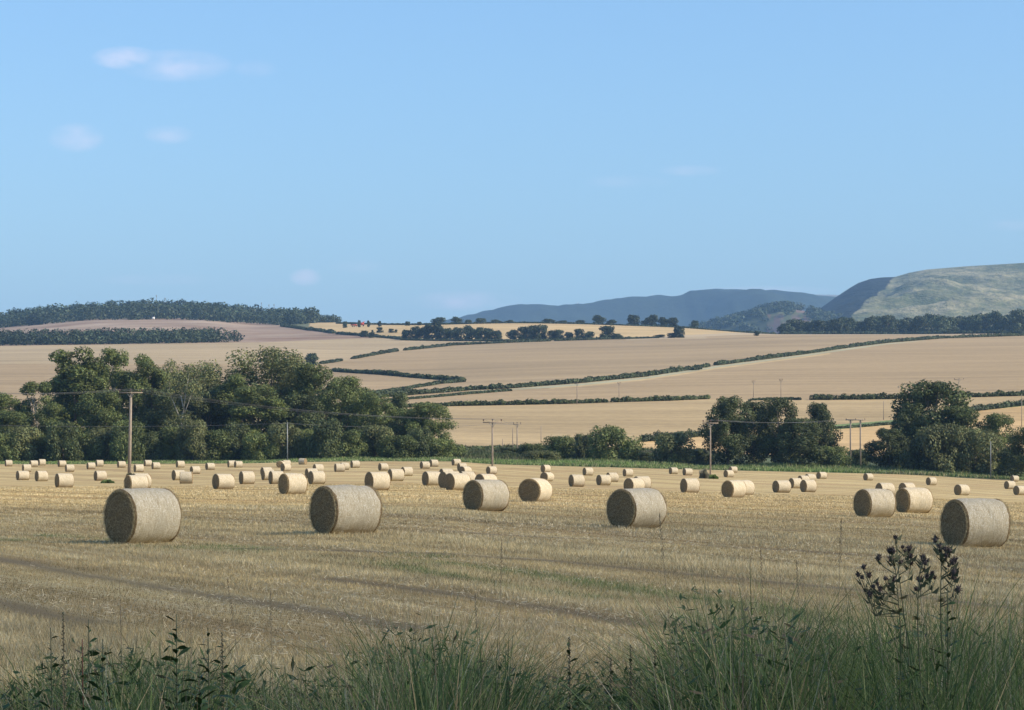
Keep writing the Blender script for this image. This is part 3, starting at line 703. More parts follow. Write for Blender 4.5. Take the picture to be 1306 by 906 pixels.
# hedges ---------------------------------------------------------------
def hedge(pts, h, wd, label, group=None, size=.8, seed=0, gaps=(), mat='hedge', dens=1., name='hedge', cat='hedge'):
    h *= .82; wd *= .85; G3 = [on_ground(a, b) for a, b in pts]; r = np.random.default_rng(seed + 50)
    C = []; R = []
    for a, b, pa, pb in zip(G3[:-1], G3[1:], pts[:-1], pts[1:]):
        Ls = np.linalg.norm(b - a); n = max(2, int(Ls / (wd * .38)))
        for i in range(n):
            t = (i + r.random()) / n; px = pa[0] + (pb[0] - pa[0]) * t
            if any(g0 < px < g1 for g0, g1 in gaps): continue
            x, y = (a + (b - a) * t)[:2] + r.normal(size=2) * wd * .12
            hv = h * (.5 + 1.0 * fbm(np.array([x * .02]), np.array([y * .02]), 3, 60 + seed)[0] + .18 * r.normal())
            z = float(zat(x, y)); hv = max(hv, .3 * h)
            C.append([x, y, z + hv * .45]); R.append([wd * .62, wd * .62, hv * .55])
    C = np.array(C); R = np.array(R)
    V, Fq, col = leaf_cloud(C, R, int(len(C) * 80 * dens), size, seed=seed + 3, shell=.6)
    return tag(obj(name, mesh_np(name, V, Fq, M[mat], col)), label, cat, group)
hedge(HED['lane'], 2.0, 2.2, 'dark straight hedge across the hillside behind the middle poles', seed=1, size=.6, gaps=((708, 712), (776, 781)), mat='leaf_dark')
hedge(HED['right'], 2.2, 2.4, 'dark thick hedge across the hillside behind the largest right hand tree', seed=2, size=.6, gaps=((1068, 1074),), mat='leaf_dark')
hedge([(958, 511), (1000, 510), (1020, 510.5)], .9, 1.6, 'short low green hedge left of the thick right hand hedge', seed=3, size=.5)
hedge(HED['diag'], 2.1, 3.0, 'long broken hedge climbing diagonally across the hillside to the right', seed=4, size=.8, gaps=((823, 829), (839, 843), (879, 886), (892, 895), (901, 914)))
hedge([(886, 472.5), (893, 471)], 1.8, 2.6, 'small bush standing in the gap of the diagonal hedge', seed=5, name='bush', cat='bush')
hedge([(470, 513), (530, 509), (600, 503), (650, 499)], .8, 2, 'rough lower hedge line running beneath the diagonal hedge', seed=6)
hedge(HED['upper'], 2.0, 3, 'thin hedge rising from the lone round tree towards the long clump', seed=7, size=.9, gaps=((434, 450), (506, 516), (489, 491), (700, 708)))
hedge([(512, 434.2), (650, 435.5), (795, 432.7), (840, 431.5)], 1.5, 3, 'low hedge under the clumps of the upper hillside', seed=8, size=1.0)
hedge(HED['tri_a'], 2.2, 3, 'upper hedge of the narrow triangular field', seed=9, size=.9)
hedge(HED['tri_b'], 1.3, 2.4, 'lower hedge of the narrow triangular field', seed=10, size=.9)
hedge([(397, 421.5), (426, 425.5)], 3.3, 4.5, 'thick short hedge at the right end of the brown field', seed=11, size=1.2)
hedge([(401 + 30, 426.5), (452, 428), (490, 431), (512, 433)], 2.6, 4.5, 'hedge between the brown field and the golden skyline field', seed=12, size=1.2, gaps=((455, 458),))
hedge([(360, 416.5), (399, 422)], 2.5, 4.5, 'hedge from the hilltop wood along the top of the brown field', seed=13, size=1.2)
hedge([(817, 564), (850, 561), (896, 557), (915, 556)], 2.0, 2.4, 'low hedge behind the olive bush beside the right hand pole', seed=14, size=.5)
hedge([(1040, 548.5), (1090, 545.5), (1138, 541.5), (1180, 536)], .9, 1.8, 'low green bank hedge behind the twin pole', seed=15, size=.45)
hedge([(1225, 529), (1244, 525), (1280, 520), (1340, 514)], 2.0, 2.4, 'low green hedge above the golden field at the right edge', seed=16, size=.5)
hedge([(560, 577), (600, 576), (640, 575), (700, 575)], 1.5, 3, 'low dark hedge at the bottom of the plain hillside field', seed=17, size=.5, mat='leaf_dark')
hedge([(998, 425.5), (1150, 426.5), (1306, 425.5), (1380, 425)], 2.6, 6, 'low hedge under the belt of trees below the moorland hill', seed=18, size=1.2, mat='far_wood')
hedge([(430, 413), (600, 413.5), (760, 413.5), (900, 419), (990, 425)], 1.8, 5, 'thin hedge along the skyline of the far golden field', seed=19, size=1.1, mat='far_wood')

# rough grass strip at the far edge of the bale field
def blades(P, h, wd, lean, col, name, label, mat, cat, seg=1, kind='stuff', seed=0):
    r = np.random.default_rng(seed); n = len(P); az_ = r.random(n) * 2 * math.pi
    side = np.stack([np.cos(az_), np.sin(az_), 0 * az_], 1); la = r.random(n) * 2 * math.pi
    ld = np.stack([np.cos(la), np.sin(la), 0 * la], 1) * (lean * h)[:, None]
    V = []; ks = np.linspace(0, 1, seg + 1)
    for t in ks[:-1]:
        c = P + ld * t ** 2
        c = c + np.stack([0 * h, 0 * h, h * (t - .18 * lean * t * t)], 1)
        ww = (wd * (1 - t ** 1.5) * .5)[:, None]; V += [c - side * ww, c + side * ww]
    c = P + ld + np.stack([0 * h, 0 * h, h * (1 - .18 * lean)], 1); V.append(c)
    k = len(V); VV = np.stack(V, 1).reshape(-1, 3); b = np.arange(n)[:, None] * k
    F3 = np.stack([b[:, 0] + k - 3, b[:, 0] + k - 2, b[:, 0] + k - 1], 1); Fs = []
    for i in range(seg - 1): Fs.append(np.stack([b[:, 0] + 2 * i, b[:, 0] + 2 * i + 1, b[:, 0] + 2 * i + 3, b[:, 0] + 2 * i + 2], 1))
    Fs.append(F3)
    return tag(obj(name, mesh_np(name, VV, Fs, mat, np.repeat(col, k, axis=0))), label, cat, kind=kind)
r = np.random.default_rng(31)
n = 60000; px = r.uniform(-150, 1456, n); d = 480 + r.random(n) ** 1.3 * 32
X = (px - 653) / F * d; Z = zat(X, d); P = np.stack([X, d, Z], 1)
hx = np.interp(px, [0, 300, 520, 640, 800, 900, 1000, 1200, 1306], [.5, .5, .8, 1.1, 1.3, .6, 1.5, 1.8, 1.2]) * (.45 + .55 * sstep(480, 500, d))
hh = hx * (.6 + .8 * fbm(X * .12, d * .12, 3, 70)) * (.7 + .5 * r.random(n))
pal = np.array([[.18, .26, .07], [.26, .29, .11], [.12, .18, .055], [.34, .31, .16]]); mixw = fbm(X * .05, d * .2, 3, 71)
ci = np.clip((mixw * 4.6 - .6 + r.normal(size=n) * .7).astype(int), 0, 3)
blades(P, hh, np.full(n, .30), np.full(n, .35), pal[ci], 'rough_grass', 'strip of rough green weeds along the far edge of the bale field', M['weeds'], 'grass', 1)
n = 40000; px = r.uniform(545, 910, n); d = 505 + r.random(n) * 95; X = (px - 653) / F * d
hh = 1.5 * (.3 + 1.2 * fbm(X * .1, d * .06, 3, 73)) * (.6 + .6 * r.random(n)); ci = np.clip((fbm(X * .06, d * .05, 3, 74) * 5 - 1 + r.normal(size=n) * .5).astype(int), 0, 3)
pal2 = np.array([[.07, .10, .035], [.12, .13, .055], [.085, .09, .045], [.20, .16, .10]])
blades(np.stack([X, d, zat(X, d)], 1), hh, np.full(n, .38), np.full(n, .4), pal2[ci], 'rank_growth', 'dark tangled weeds between the field edge and the hillside at the centre', M['weeds'], 'weeds', 1)
# small tufts
def tuft(px, py, wpx, hpx, cols, label, n=1600, seed=1, name='weed_patch', cat='weeds'):
    p = on_ground(px, py); r = np.random.default_rng(seed); wd = wpx / F * p[1] / 2
    a = r.random(n) * 6.283; q = np.sqrt(r.random(n)); P = np.stack([p[0] + wd * q * np.cos(a), p[1] + wd * .6 * q * np.sin(a), np.zeros(n)], 1); P[:, 2] = zat(P[:, 0], P[:, 1])
    h = hpx / F * p[1] * (1 - .6 * q ** 2) * (.7 + .5 * r.random(n)); cc_ = np.array(cols)[r.integers(0, len(cols), n)]
    o = blades(P, h, np.full(n, .16), np.full(n, .18), cc_, name, label, M['weeds'], cat, 1, None, seed)
    if 'kind' in o: del o['kind']
tuft(137, 616.5, 17, 5, [(.11, .16, .05), (.15, .19, .07)], 'small green weed patch in the stubble right of a bale near the left pole', 1200, 3)
tuft(898, 610.5, 13, 13, [(.42, .36, .25), (.34, .30, .21), (.24, .25, .14)], 'round dry brownish weed clump left of the right hand pole foot', 1500, 4)
tuft(910, 611, 12, 6, [(.13, .20, .05), (.18, .22, .06)], 'green weed tuft at the foot of the right hand pole', 1200, 5)
tuft(165.5, 607, 9, 4, [(.16, .13, .08), (.12, .13, .06)], 'dark tuft around the foot of the near telegraph pole', 700, 6)

# ------------------------------------------------------------------ poles and wires
def pole(px, top, d, label, kind, r0=.16, arm=2.6, base=None, mat='pole', name='utility_pole', group=None, insul=3, lean=0.):
    p = at_dist(px, d) if base is None else on_ground(px, base); d = p[1]
    H = CAMZ + (YH - top) / F * d - p[2]; e = empty(name, p); tag(e, label, 'utility pole' if name == 'utility_pole' else 'post', group)
    mb = MB(); mb.tube([[-lean, 0, -.6], [-lean * .5, 0, H * .5], [0, 0, H]], [r0, r0 * .85, r0 * .68], 10); mb.build('shaft', M[mat], e, True)
    tips = []
    if kind == 'tee':
        zc = H - .12; mb = MB(); mb.box([0, -r0, zc], [arm, .13, .15]); mb.build('crossarm', M['pole'], e)
        for s in (-1, 1):
            mb = MB(); mb.tube([[s * .55, -r0, zc - .06], [0, -r0 * .9, zc - .75]], .03, 4); mb.build('brace', M['steel'], e)
        for x in np.linspace(-arm / 2 + .12, arm / 2 - .12, insul):
            zb = zc + .07 if abs(x) > .2 else H
            mb = MB(); mb.tube([[x, -r0, zb - .03], [x, -r0, zb + .22]], .025, 5)
            mb.tube([[x, -r0, zb + .18], [x, -r0, zb + .26], [x, -r0, zb + .30], [x, -r0, zb + .38], [x, -r0, zb + .44]], [.06, .13, .09, .13, .05], 8)
            mb.build('insulator', M['porcelain'], e); tips.append(np.array([p[0] + x, p[1] - r0, p[2] + zb + .44]))
    return e, tips, H
GP = 'wooden power poles'
P1, t1, _ = pole(167, 500, 335, 'thick wooden power pole standing among bales in front of the left wood', 'tee', .26, 3.4, group=GP, lean=.25)
P2, t2, _ = pole(628, 538, 365, 'wooden power pole with braced crossarm and three insulators at the centre', 'tee', .17, 3.0, group=GP)
P3, t3, _ = pole(906, 539, 385, 'wooden power pole with short crossarm in front of the dark grove', 'tee', .15, 2.6, group=GP)
P5, t5, _ = pole(659.5, 541, 560, 'thin far pole with crossarm right of the braced centre pole', 'tee', .15, 1.9, group=GP)
pole(654, 546.5, 562, 'thin bare pole touching the left of a crossarm pole', 'bare', .13, group=GP)
pole(641, 560, 570, 'short thin bare pole between the centre pole and the pair', 'bare', .11, group=GP)
pole(690, 543, 640, 'faint bare pole above the left of the middle thicket', 'bare', .10, group=GP)
P6, t6, _ = pole(366.5, 539, 487, 'thin pale bare pole in front of the left wood', 'bare', .13, mat='steel', group=GP)
P7, t7, _ = pole(736, 489, 0, 'small far pole with crossarm rising from the straight hedge', 'tee', .17, 2.2, base=516, group=GP)
pole(789.5, 489, 0, 'small faint pole in the tan field right of the hedge pole', 'tee', .12, 1.2, base=509, group=GP)
pole(961, 487, 0, 'faint pole above the left part of the dark grove', 'tee', .12, 1.2, base=507, group=GP)
pole(996, 485, 0, 'faint pole above the right part of the dark grove', 'tee', .12, 1.2, base=507, group=GP)
pole(1223, 484, 0, 'small far pole with wide crossarm above the largest right hand tree', 'tee', .14, 3.4, base=505, group=GP)
pole(1127, 512, 0, 'faint leaning pole on the field between the twin pole and the largest tree', 'bare', .12, base=536, group=GP)
pole(1303, 503, 700, 'short far post at the right edge above the golden field', 'bare', .11, group=GP)
pole(1263.5, 563, 478, 'thin pale post in front of the rounded tree at the right', 'bare', .10, mat='steel', group=GP)
# twin pole (H frame)
p = at_dist(1091, 530); H = CAMZ + (YH - 535.5) / F * 530 - p[2]; HP = empty('twin_pole', p); tag(HP, 'twin wooden pole frame joined by a crossbeam between the two dark tree groups', 'utility pole')
for s in (-1, 1):
    mb = MB(); mb.tube([[s * 1.12, 0, -.5], [s * 1.12, 0, H]], [.19, .16], 10); mb.build('shaft', M['pole'], HP, True)
    mb = MB(); mb.tube([[s * 1.12 - .45, -.2, H - .1], [s * 1.12, -.2, H - .9]], .035, 4); mb.tube([[s * 1.12 + .45, -.2, H - .1], [s * 1.12, -.2, H - .9]], .035, 4); mb.build('brace', M['steel'], HP)
mb = MB(); mb.box([0, -.2, H - .05], [4.5, .16, .2]); mb.build('crossbeam', M['pole'], HP)
tH = []
for x in (-2.1, 0, 2.1):
    mb = MB(); mb.tube([[x, -.2, H + .05], [x, -.2, H + .14], [x, -.2, H + .2], [x, -.2, H + .3]], [.06, .11, .08, .05], 7); mb.build('insulator', M['porcelain'], HP)
    tH.append(p + np.array([x, -.2, H + .3]))
def wire(a, b, sag, label, group, rad=.022):
    a = np.array(a); b = np.array(b); ts = np.linspace(0, 1, 25)
    pts = [a * (1 - t) + b * t - np.array([0, 0, 4 * sag * t * (1 - t)]) for t in ts]
    mb = MB(); mb.tube(pts, rad, 4); tag(mb.build('overhead_wire', M['wire'], None, True), label, 'overhead wire', group)
names3 = ['left', 'middle', 'right']
for i in range(3):
    wire(in_air(-60 + 10 * i, 498 + i, 320), t1[i], .5, names3[i] + ' insulator wire from the left photo edge to the thick near pole', 'wires of the bale field power line', .012)
    wire(t1[i], t2[i], 1.1, 'wire from the thick near pole to the ' + names3[i] + ' insulator of the centre pole', 'wires of the bale field power line', .012)
    wire(t2[i], t5[i], .7, 'faint wire behind the centre pole to the ' + names3[i] + ' insulator of the crossarm pole', 'wires of the bale field power line', .02)
    wire(t3[i], tH[i], .7, 'wire across the dark grove to the ' + names3[i] + ' insulator of the twin pole', 'wires crossing the dark grove', .013)
wire(in_air(-60, 541, 470), in_air(366.5, 540, 486.8), .6, 'low faint wire across the wood to the thin pale pole', None, .02)
wire(in_air(366.5, 540, 486.8), t5[0], 1.0, 'low wire from the thin pale pole to the far crossarm pole', None, .025)

# ------------------------------------------------------------------ bales
RB, LB = .625, .635
def bale_meshes(seed, hi):
    r = np.random.default_rng(seed); ka, kx = (96, 28) if hi else (40, 9)
    an = np.arange(ka) * 2 * math.pi / ka; xs = np.linspace(-LB + .01, LB - .01, kx)
    V = []
    for x in xs:
        e = (abs(x) / LB) ** 6 * .022; rr = RB - e + (fbm(np.cos(an) * 1.6 + x * 3 + 9, np.sin(an) * 1.6 + seed, 3, seed % 9) - .5) * .06
        z = rr * np.sin(an); fl = -RB + .05; z = np.where(z < fl, fl + (z - fl) * .2, z)      # sits slightly flattened
        V.append(np.stack([np.full(ka, x), rr * np.cos(an), z], 1))
    V = np.concatenate(V); V[:, 2] += RB - .035
    Fq = [[i * ka + j, (i + 1) * ka + j, (i + 1) * ka + (j + 1) % ka, i * ka + (j + 1) % ka] for i in range(kx - 1) for j in range(ka)]
    net = mesh_np('net_wrap', V, np.array(Fq), M['net'], smooth=True)
    # core: domed straw ends, slightly proud of the wrap
    kr = 14 if hi else 5; V = []; Fq = []; F3 = []; 
    prof = [(LB + .015, 0.)] + [(LB + .015 + .03 * math.cos(q / kr * 1.4), (RB - .012) * q / kr) for q in range(1, kr)] + [(LB + .0, RB - .008), (LB - .05, RB - .03)]
    prof[0] = (LB + .045, 0.)
    full = [(-a, b) for a, b in prof] + [(a, b) for a, b in prof[::-1]]
    ring = full[1:-1]
    for a, b in ring:
        nz = (fbm(np.cos(an) * b * 9 + a * 5, np.sin(an) * b * 9 + seed, 3, 3) - .5) * (.06 if hi else .04)
        sg = 1 if a > 0 else -1; z = b * np.sin(an); fl = -RB + .035; z = np.where(z < fl, fl + (z - fl) * .2, z)
        V.append(np.stack([a + sg * nz * (1 if abs(a) >= LB else .2), b * np.cos(an), z], 1))
    n = len(ring); V = np.concatenate(V + [np.array([[full[0][0], 0, 0]]), np.array([[full[-1][0], 0, 0]])]); V[:, 2] += RB - .035
    Fq = [[i * ka + j, (i + 1) * ka + j, (i + 1) * ka + (j + 1) % ka, i * ka + (j + 1) % ka] for i in range(n - 1) for j in range(ka)]
    F3 = [[n * ka, j, (j + 1) % ka] for j in range(ka)] + [[n * ka + 1, (n - 1) * ka + (j + 1) % ka, (n - 1) * ka + j] for j in range(ka)]
    core = mesh_np('straw_core', V, [np.array(Fq), np.array(F3)], M['core'], smooth=True)
    loose = None
    if hi:
        k = 2600; V = []; Fc = []
        for s in (-1, 1):
            a = r.random(k) * 6.283; q = np.where(r.random(k) < .55, RB * (.96 - .07 * r.random(k)), RB * np.sqrt(r.random(k)))
            c = np.stack([s * (LB + .03 + .02 * r.random(k)), q * np.cos(a), q * np.sin(a) + RB - .035], 1)
            d = np.stack([s * r.random(k) * .7, -np.sin(a) * r.choice([-1, 1], k) + r.normal(size=k) * .5, np.cos(a) + r.normal(size=k) * .7], 1)
            d /= np.linalg.norm(d, axis=1)[:, None]; ln = (.015 + .05 * r.random(k))[:, None]
            w_ = np.cross(d, r.normal(size=(k, 3))); w_ /= np.linalg.norm(w_, axis=1)[:, None]; w_ *= .0035
            V.append(np.stack([c - w_, c + w_, c + d * ln], 1).reshape(-1, 3))
        V = np.concatenate(V); V[:, 2] = np.maximum(V[:, 2], .01)
        loose = mesh_np('loose_straw', V, np.arange(len(V)).reshape(-1, 3), M['loose'])
    return net, core, loose
HI = [bale_meshes(100 + i, True) for i in range(4)]; LO = [bale_meshes(200 + i, False) for i in range(4)]
BG = 'round straw bales scattered over the stubble field'
_bn = [0]
def bale(cx, b, label, th=None, hi=False, sc_=1.0, roll=None, d=None):
    """cx, b: centre column and lowest row in the photo; th: degrees the end face turns towards us"""
    if d is None: d = dist_of(cx, b)
    p = at_dist(cx, d + (.35 if d < 150 else .2)); ph = math.atan2(p[0], p[1])
    if th is None: th = 27 + math.degrees(ph) * .95 + rng.normal() * 2
    t = math.radians(th)
    ax = -math.cos(t) * np.array([math.cos(ph), -math.sin(ph)]) + math.sin(t) * np.array([-math.sin(ph), -math.cos(ph)])
    _bn[0] += 1; i = _bn[0]
    # tilt to the ground along the bale
    e = empty('round_bale', p + np.array([0, 0, -.015]), math.atan2(ax[1], ax[0])); q_ = math.sin(i * 3.7); e.scale = (sc_ * (1 + .05 * q_), sc_ * (1 + .04 * math.cos(i * 2.3)), sc_ * (1 - .035 * math.cos(i * 2.3)))
    tag(e, label, 'straw bale', BG)
    net, core, loose = (HI if hi else LO)[i % 4]
    obj('net_wrap', net, e); obj('straw_core', core, e)
    if loose and hi: obj('loose_straw', loose, e)
    return e
# the big ones in front
bale(182, 694, 'largest bale at the left, in front of the paler bale beside the near telegraph pole', 37, True, 1.05)
bale(441, 681, 'large greyish bale left of centre standing alone in the foreground row', 35, True, 1.02)
bale(812, 674.5, 'large greyish bale right of centre in the foreground row', 43, True, 1.02)
bale(1244, 698, 'large bale at the right edge above the dark thistles', 38, True, 1.03)
bale(620, 652, 'sunlit big bale at the centre directly below the braced centre pole', 38, True)
bale(683, 641, 'bale turned to show most of its dark round end, right of the big centre bale', 62, True)
bale(936, 635, 'big sunlit bale with a second one hidden tightly behind it, below the dark grove', 48, True)
bale(1115.5, 660, 'left and nearer bale of the big touching pair at the right', 36, True)
bale(1165.5, 654.5, 'right and farther bale of the big touching pair at the right', 37, True)
bale(373.5, 630.8, 'medium bale leading the left of centre cluster, above the large greyish left bale', 31, True)
bale(174, 627, 'pale bale partly hidden by the largest left bale', 24, True)
bale(180, 623.5, 'bale whose rim just shows behind the pale one at the near telegraph pole', 24)
# far left group
bale(11, 595, 'tiny bale farthest left in the back row')
bale(43, 595.5, 'small far bale touching the left of another, second spot from the left edge')
bale(53.5, 594, 'small far bale touching the right of another near the left edge')
bale(79, 595.5, 'small far bale right behind a half hidden bale below the tallest tree')
bale(89, 602, 'half hidden bale just above the nearest bale of the left group')
bale(34, 602, 'bale peeping over the leftmost medium bale')
bale(29, 612.6, 'leftmost medium bale at the left photo edge', 19)
bale(53, 614, 'medium bale second from the left photo edge', 22)
bale(82, 622, 'nearest bale of the left edge group', 19.5)
bale(116, 598.6, 'left bale of a small far pair between the left group and the near pole')
bale(127, 595.3, 'right bale of a small far pair left of the near pole')
bale(155, 596.7, 'small far bale immediately left of the near telegraph pole')
bale(128, 613.3, 'bale with a green weed patch at its right foot', 20)
bale(177, 602.5, 'bale directly behind the pale one right of the near pole foot')
bale(188.5, 594.8, 'small half covered far bale right of the near telegraph pole')
bale(199, 598.6, 'small far bale touching the half covered one right of the near pole')
bale(230, 596.7, 'small far bale above the pair of overlapping bales under the bare grey tree')
bale(249, 604.7, 'small bale behind and right of the broadside bale')
bale(228, 612.7, 'bale whose end shows left behind the broadside bale', 25)
bale(237.5, 617, 'bale seen broadside with no end face showing, below the bare grey tree', -3)
bale(268, 599.4, 'lone small far bale under the flat topped tree')
bale(295.5, 596.3, 'left half hidden bale of a tiny far pair in front of the wood')
bale(304, 596.7, 'right bale of a tiny far pair in front of the wood')
bale(285, 624, 'medium bale, left and nearer of two side by side under the flat topped tree', 26)
bale(315, 617.7, 'medium bale, right and farther of two side by side under the flat topped tree', 22)
# cluster left of centre
bale(340, 607, 'upper left bale of the cluster below the thin white pole')
bale(342, 612.6, 'bale squeezed between two others at the left of the cluster')
bale(353, 617.5, 'bale half hidden behind the leading bale of the cluster')
bale(358, 596.5, 'dark end of a bale turned away from the sun at the thin white pole', 76)
bale(364.5, 601.3, 'bale just below the foot of the thin white pole', 35)
bale(365, 595.8, 'bale top showing behind the one at the thin white pole foot')
bale(386, 592.7, 'farthest tiny bale right of the thin white pole, turned the other way', -28)
bale(406, 603, 'small bale above the touching pair right of the cluster')
bale(397.5, 610, 'left half hidden bale of the touching pair right of the cluster')
bale(404, 617.7, 'right nearer bale of the touching pair right of the cluster', 25)
bale(433, 602, 'small bale with another tucked behind it, above the large greyish left bale')
bale(439.5, 599.6, 'small bale tucked behind another above the large greyish left bale')
bale(453, 597, 'tiny lone far bale right of the tucked pair')
bale(481.5, 625.7, 'medium bale above the right end of the large greyish left bale', 29)
bale(489, 600.6, 'tiny far bale left of a diagonal pair near the middle')
bale(505, 614, 'lower left bale of a diagonal pair near the middle', 24)
bale(519, 607.5, 'upper right bale of a diagonal pair near the middle')
bale(542, 598, 'left tiny bale of a far pair near the right end of the wood')
bale(553.5, 595.5, 'right tiny bale of a far pair near the right end of the wood')
bale(551, 619.6, 'medium small bale with a thin shadow on its left, near the middle', 27)
bale(582, 594, 'farthest tiny bale left of the centre pole')
bale(589.5, 601, 'upper bale of two stacked in view left of the centre pole')
bale(593.5, 605.5, 'lower bale of two stacked in view left of the centre pole', 42)
bale(569.5, 612.5, 'bale peeping out above the overlapping group left of the big centre bale')
bale(574, 623, 'bale mostly hidden behind the front one of the overlapping group', 35)
bale(583.5, 625.8, 'front bale of the overlapping group left of the big centre bale', 34)
bale(596, 620, 'bale whose right end sticks out behind the overlapping group')
bale(620, 624, 'bale directly behind the big centre bale', 40)
bale(627, 605, 'small bale right behind the foot of the centre pole')
bale(696, 602.5, 'upper of two bales above the one showing its dark round end', 42)
bale(698, 614, 'lower of two bales above the one showing its dark round end', 50)
bale(735.5, 621, 'lone small bale left of a far one below the middle thicket', 26)
bale(750, 606.6, 'small far bale below the tallest bush of the middle thicket')
bale(770, 619.2, 'nearer left bale of a pair right of the middle gap', 28)
bale(781, 614.8, 'farther right bale of a pair right of the middle gap')
bale(801, 608, 'small far bale above the pale bale behind the large right of centre one')
bale(809, 628, 'pale bale looking over the large greyish right of centre bale', 40)
bale(819, 624.5, 'bale with only its right rim showing behind the large right of centre one')
bale(859, 605, 'small far bale left of two near the olive bush')
bale(877, 606.5, 'small far bale directly above a medium one near the olive bush')
bale(880, 629, 'medium bale below two small far ones, left of the grove pole', 31)
bale(935, 603, 'farthest small bale right of the grove pole')
bale(929.5, 609, 'small bale between the farthest one and the big one right of the grove pole', 38)
bale(949, 632, 'bale tucked tightly behind the big one below the dark grove', 46, True)
bale(997, 628.5, 'leftmost bale of the cluster right of the dark grove', 31)
bale(1014.5, 623, 'second bale from the left in the cluster right of the dark grove')
bale(1025, 617.5, 'bale at the back centre of the cluster right of the dark grove')
bale(1033.5, 614.5, 'hindmost bale of the cluster right of the dark grove')
bale(1031, 628, 'nearest right bale of the cluster right of the dark grove', 36)
bale(1048, 611, 'separate small bale up and right of the grove cluster', 38)
bale(1107.5, 613, 'small far bale right of the twin pole', 38)
bale(1129, 634, 'bale whose top shows behind the left one of the big touching pair')
bale(1157, 630, 'bale behind the right one of the big touching pair', 40)
bale(1188, 619, 'lone small bale below the largest right hand tree', 38)
bale(1227, 632, 'lone small bale above the large bale at the right edge', 44)
bale(1294, 614.5, 'farthest small bale near the right photo edge')
bale(1288, 624, 'middle bale of three near the right photo edge', 40)
bale(1301, 631.6, 'nearest bale of three, cut by the right photo edge', 40)

# ------------------------------------------------------------------ small far things
p = on_ground(195, 407.5); p[0] = (195 - 653) / F * 2640; p = at_dist(195.5, 2690)
e = empty('cottage', p + np.array([0, 0, 2.]), .5); e.scale = (.42, .42, .42); tag(e, 'tiny white cottage among the trees of the hilltop wood', 'house')
mb = MB(); mb.box([0, 0, 2.3], [7, 5, 5.2]); mb.build('wall', M['white'], e)
mb = MB(); mb.add([[-3.8, -2.9, 4.8], [3.8, -2.9, 4.8], [3.8, 2.9, 4.8], [-3.8, 2.9, 4.8], [-3.8, 0, 7.2], [3.8, 0, 7.2]], [[0, 1, 5, 4], [2, 3, 4, 5], [3, 2, 1, 0]], [[0, 4, 3], [1, 2, 5]]); rf = mb.build('roof', M['slate'], e)
mb = MB(); mb.box([2.6, 0, 7.4], [.8, .8, 1.6]); mb.build('chimney', M['white'], rf)
for x in (-2, 2):
    mb = MB(); mb.box([x, -2.52, 2.4], [1, .08, 1.2]); mb.build('window', M['glass'], e)
mb = MB(); mb.box([0, -2.52, 1.2], [1, .08, 2.1]); mb.build('door', M['red'], e)
p = on_ground(461, 416.5); S = p[1] / F
e = empty('combine_harvester', p); tag(e, 'tiny red harvesting machine with pale cab on the far golden field', 'harvester')
mb = MB(); mb.box([0, 0, 2.6], [5.2, 3, 2.6]); mb.box([1.9, 0, 4.2], [1.4, 2.4, .8]); mb.build('body', M['red'], e)
mb = MB(); mb.box([-3.3, 0, 3.1], [1.5, 2.2, 2.4]); cb = mb.build('cab', M['white'], e)
mb = MB(); mb.box([-3.35, 0, 3.4], [1.55, 2.3, 1.2]); mb.build('window', M['glass'], cb)
mb = MB(); mb.box([-5.2, 0, .8], [1.4, 5.4, 1.0]); mb.build('header', M['red'], e)
mb = MB(); mb.tube([[1.5, 1.2, 4], [3.6, 1.6, 5.2]], .22, 8); mb.build('unloading_pipe', M['red'], e)
for x, r0 in ((-2.4, 1.0), (2.0, .65)):
    for y in (-1.6, 1.6):
        mb = MB(); mb.tube([[x, y - .3, r0], [x, y + .3, r0]], r0, 14); mb.build('wheel', M['rubber'], e)
p = on_ground(451, 417); e = empty('farm_trailer', p); tag(e, 'tiny reddish trailer left of the harvesting machine on the far golden field', 'trailer')
mb = MB(); mb.box([0, 0, 1.5], [6, 2.4, .25]); mb.box([-2.9, 0, 2.2], [.15, 2.4, 1.3]); mb.box([2.9, 0, 2.2], [.15, 2.4, 1.3]); mb.box([0, -1.15, 2.0], [5.65, .1, .9]); mb.box([0, 1.15, 2.0], [5.65, .1, .9]); mb.build('body', M['red'], e)
mb = MB(); mb.tube([[3.1, 0, 1.4], [5, 0, 1.0]], .1, 6); mb.build('drawbar', M['steel'], e)
for x in (-1.2, .6):
    for y in (-1.1, 1.1):
        mb = MB(); mb.tube([[x, y - .2, .6], [x, y + .2, .6]], .6, 12); mb.build('wheel', M['rubber'], e)
# masts on the hilltop
for px, tp, lab in [(199.5, 376.5, 'thin mast standing highest above the left of the hilltop wood'), (210.5, 380, 'thinner mast right beside the highest one on the hilltop wood'),
                    (333.5, 386, 'left mast of three above the right part of the hilltop wood'), (343, 388.5, 'middle mast of three above the right part of the hilltop wood'), (349.5, 388, 'right mast of three above the right part of the hilltop wood')]:
    d = 3150; p = at_dist(px, d); H = CAMZ + (YH - tp) / F * d - p[2]
    e = empty('radio_mast', p); tag(e, lab, 'mast', 'masts on the hilltop')
    mb = MB()
    for q in range(3):
        a = q * 2.094; mb.tube([[.9 * math.cos(a), .9 * math.sin(a), -1], [.35 * math.cos(a), .35 * math.sin(a), H]], .09, 4)
    for k in range(int(H / 2)):
        f = .9 - .55 * (2 * k / H)
        for q in range(3):
            a = q * 2.094; b = a + 2.094; mb.tube([[f * math.cos(a), f * math.sin(a), 2 * k], [f * math.cos(b), f * math.sin(b), 2 * k + 2]], .05, 3)
    mb.build('lattice', M['steel'], e)
    mb = MB(); mb.tube([[0, -.5, H - 2.2], [0, -.5, H]], .5, 8); mb.build('antenna', M['steel'], e)
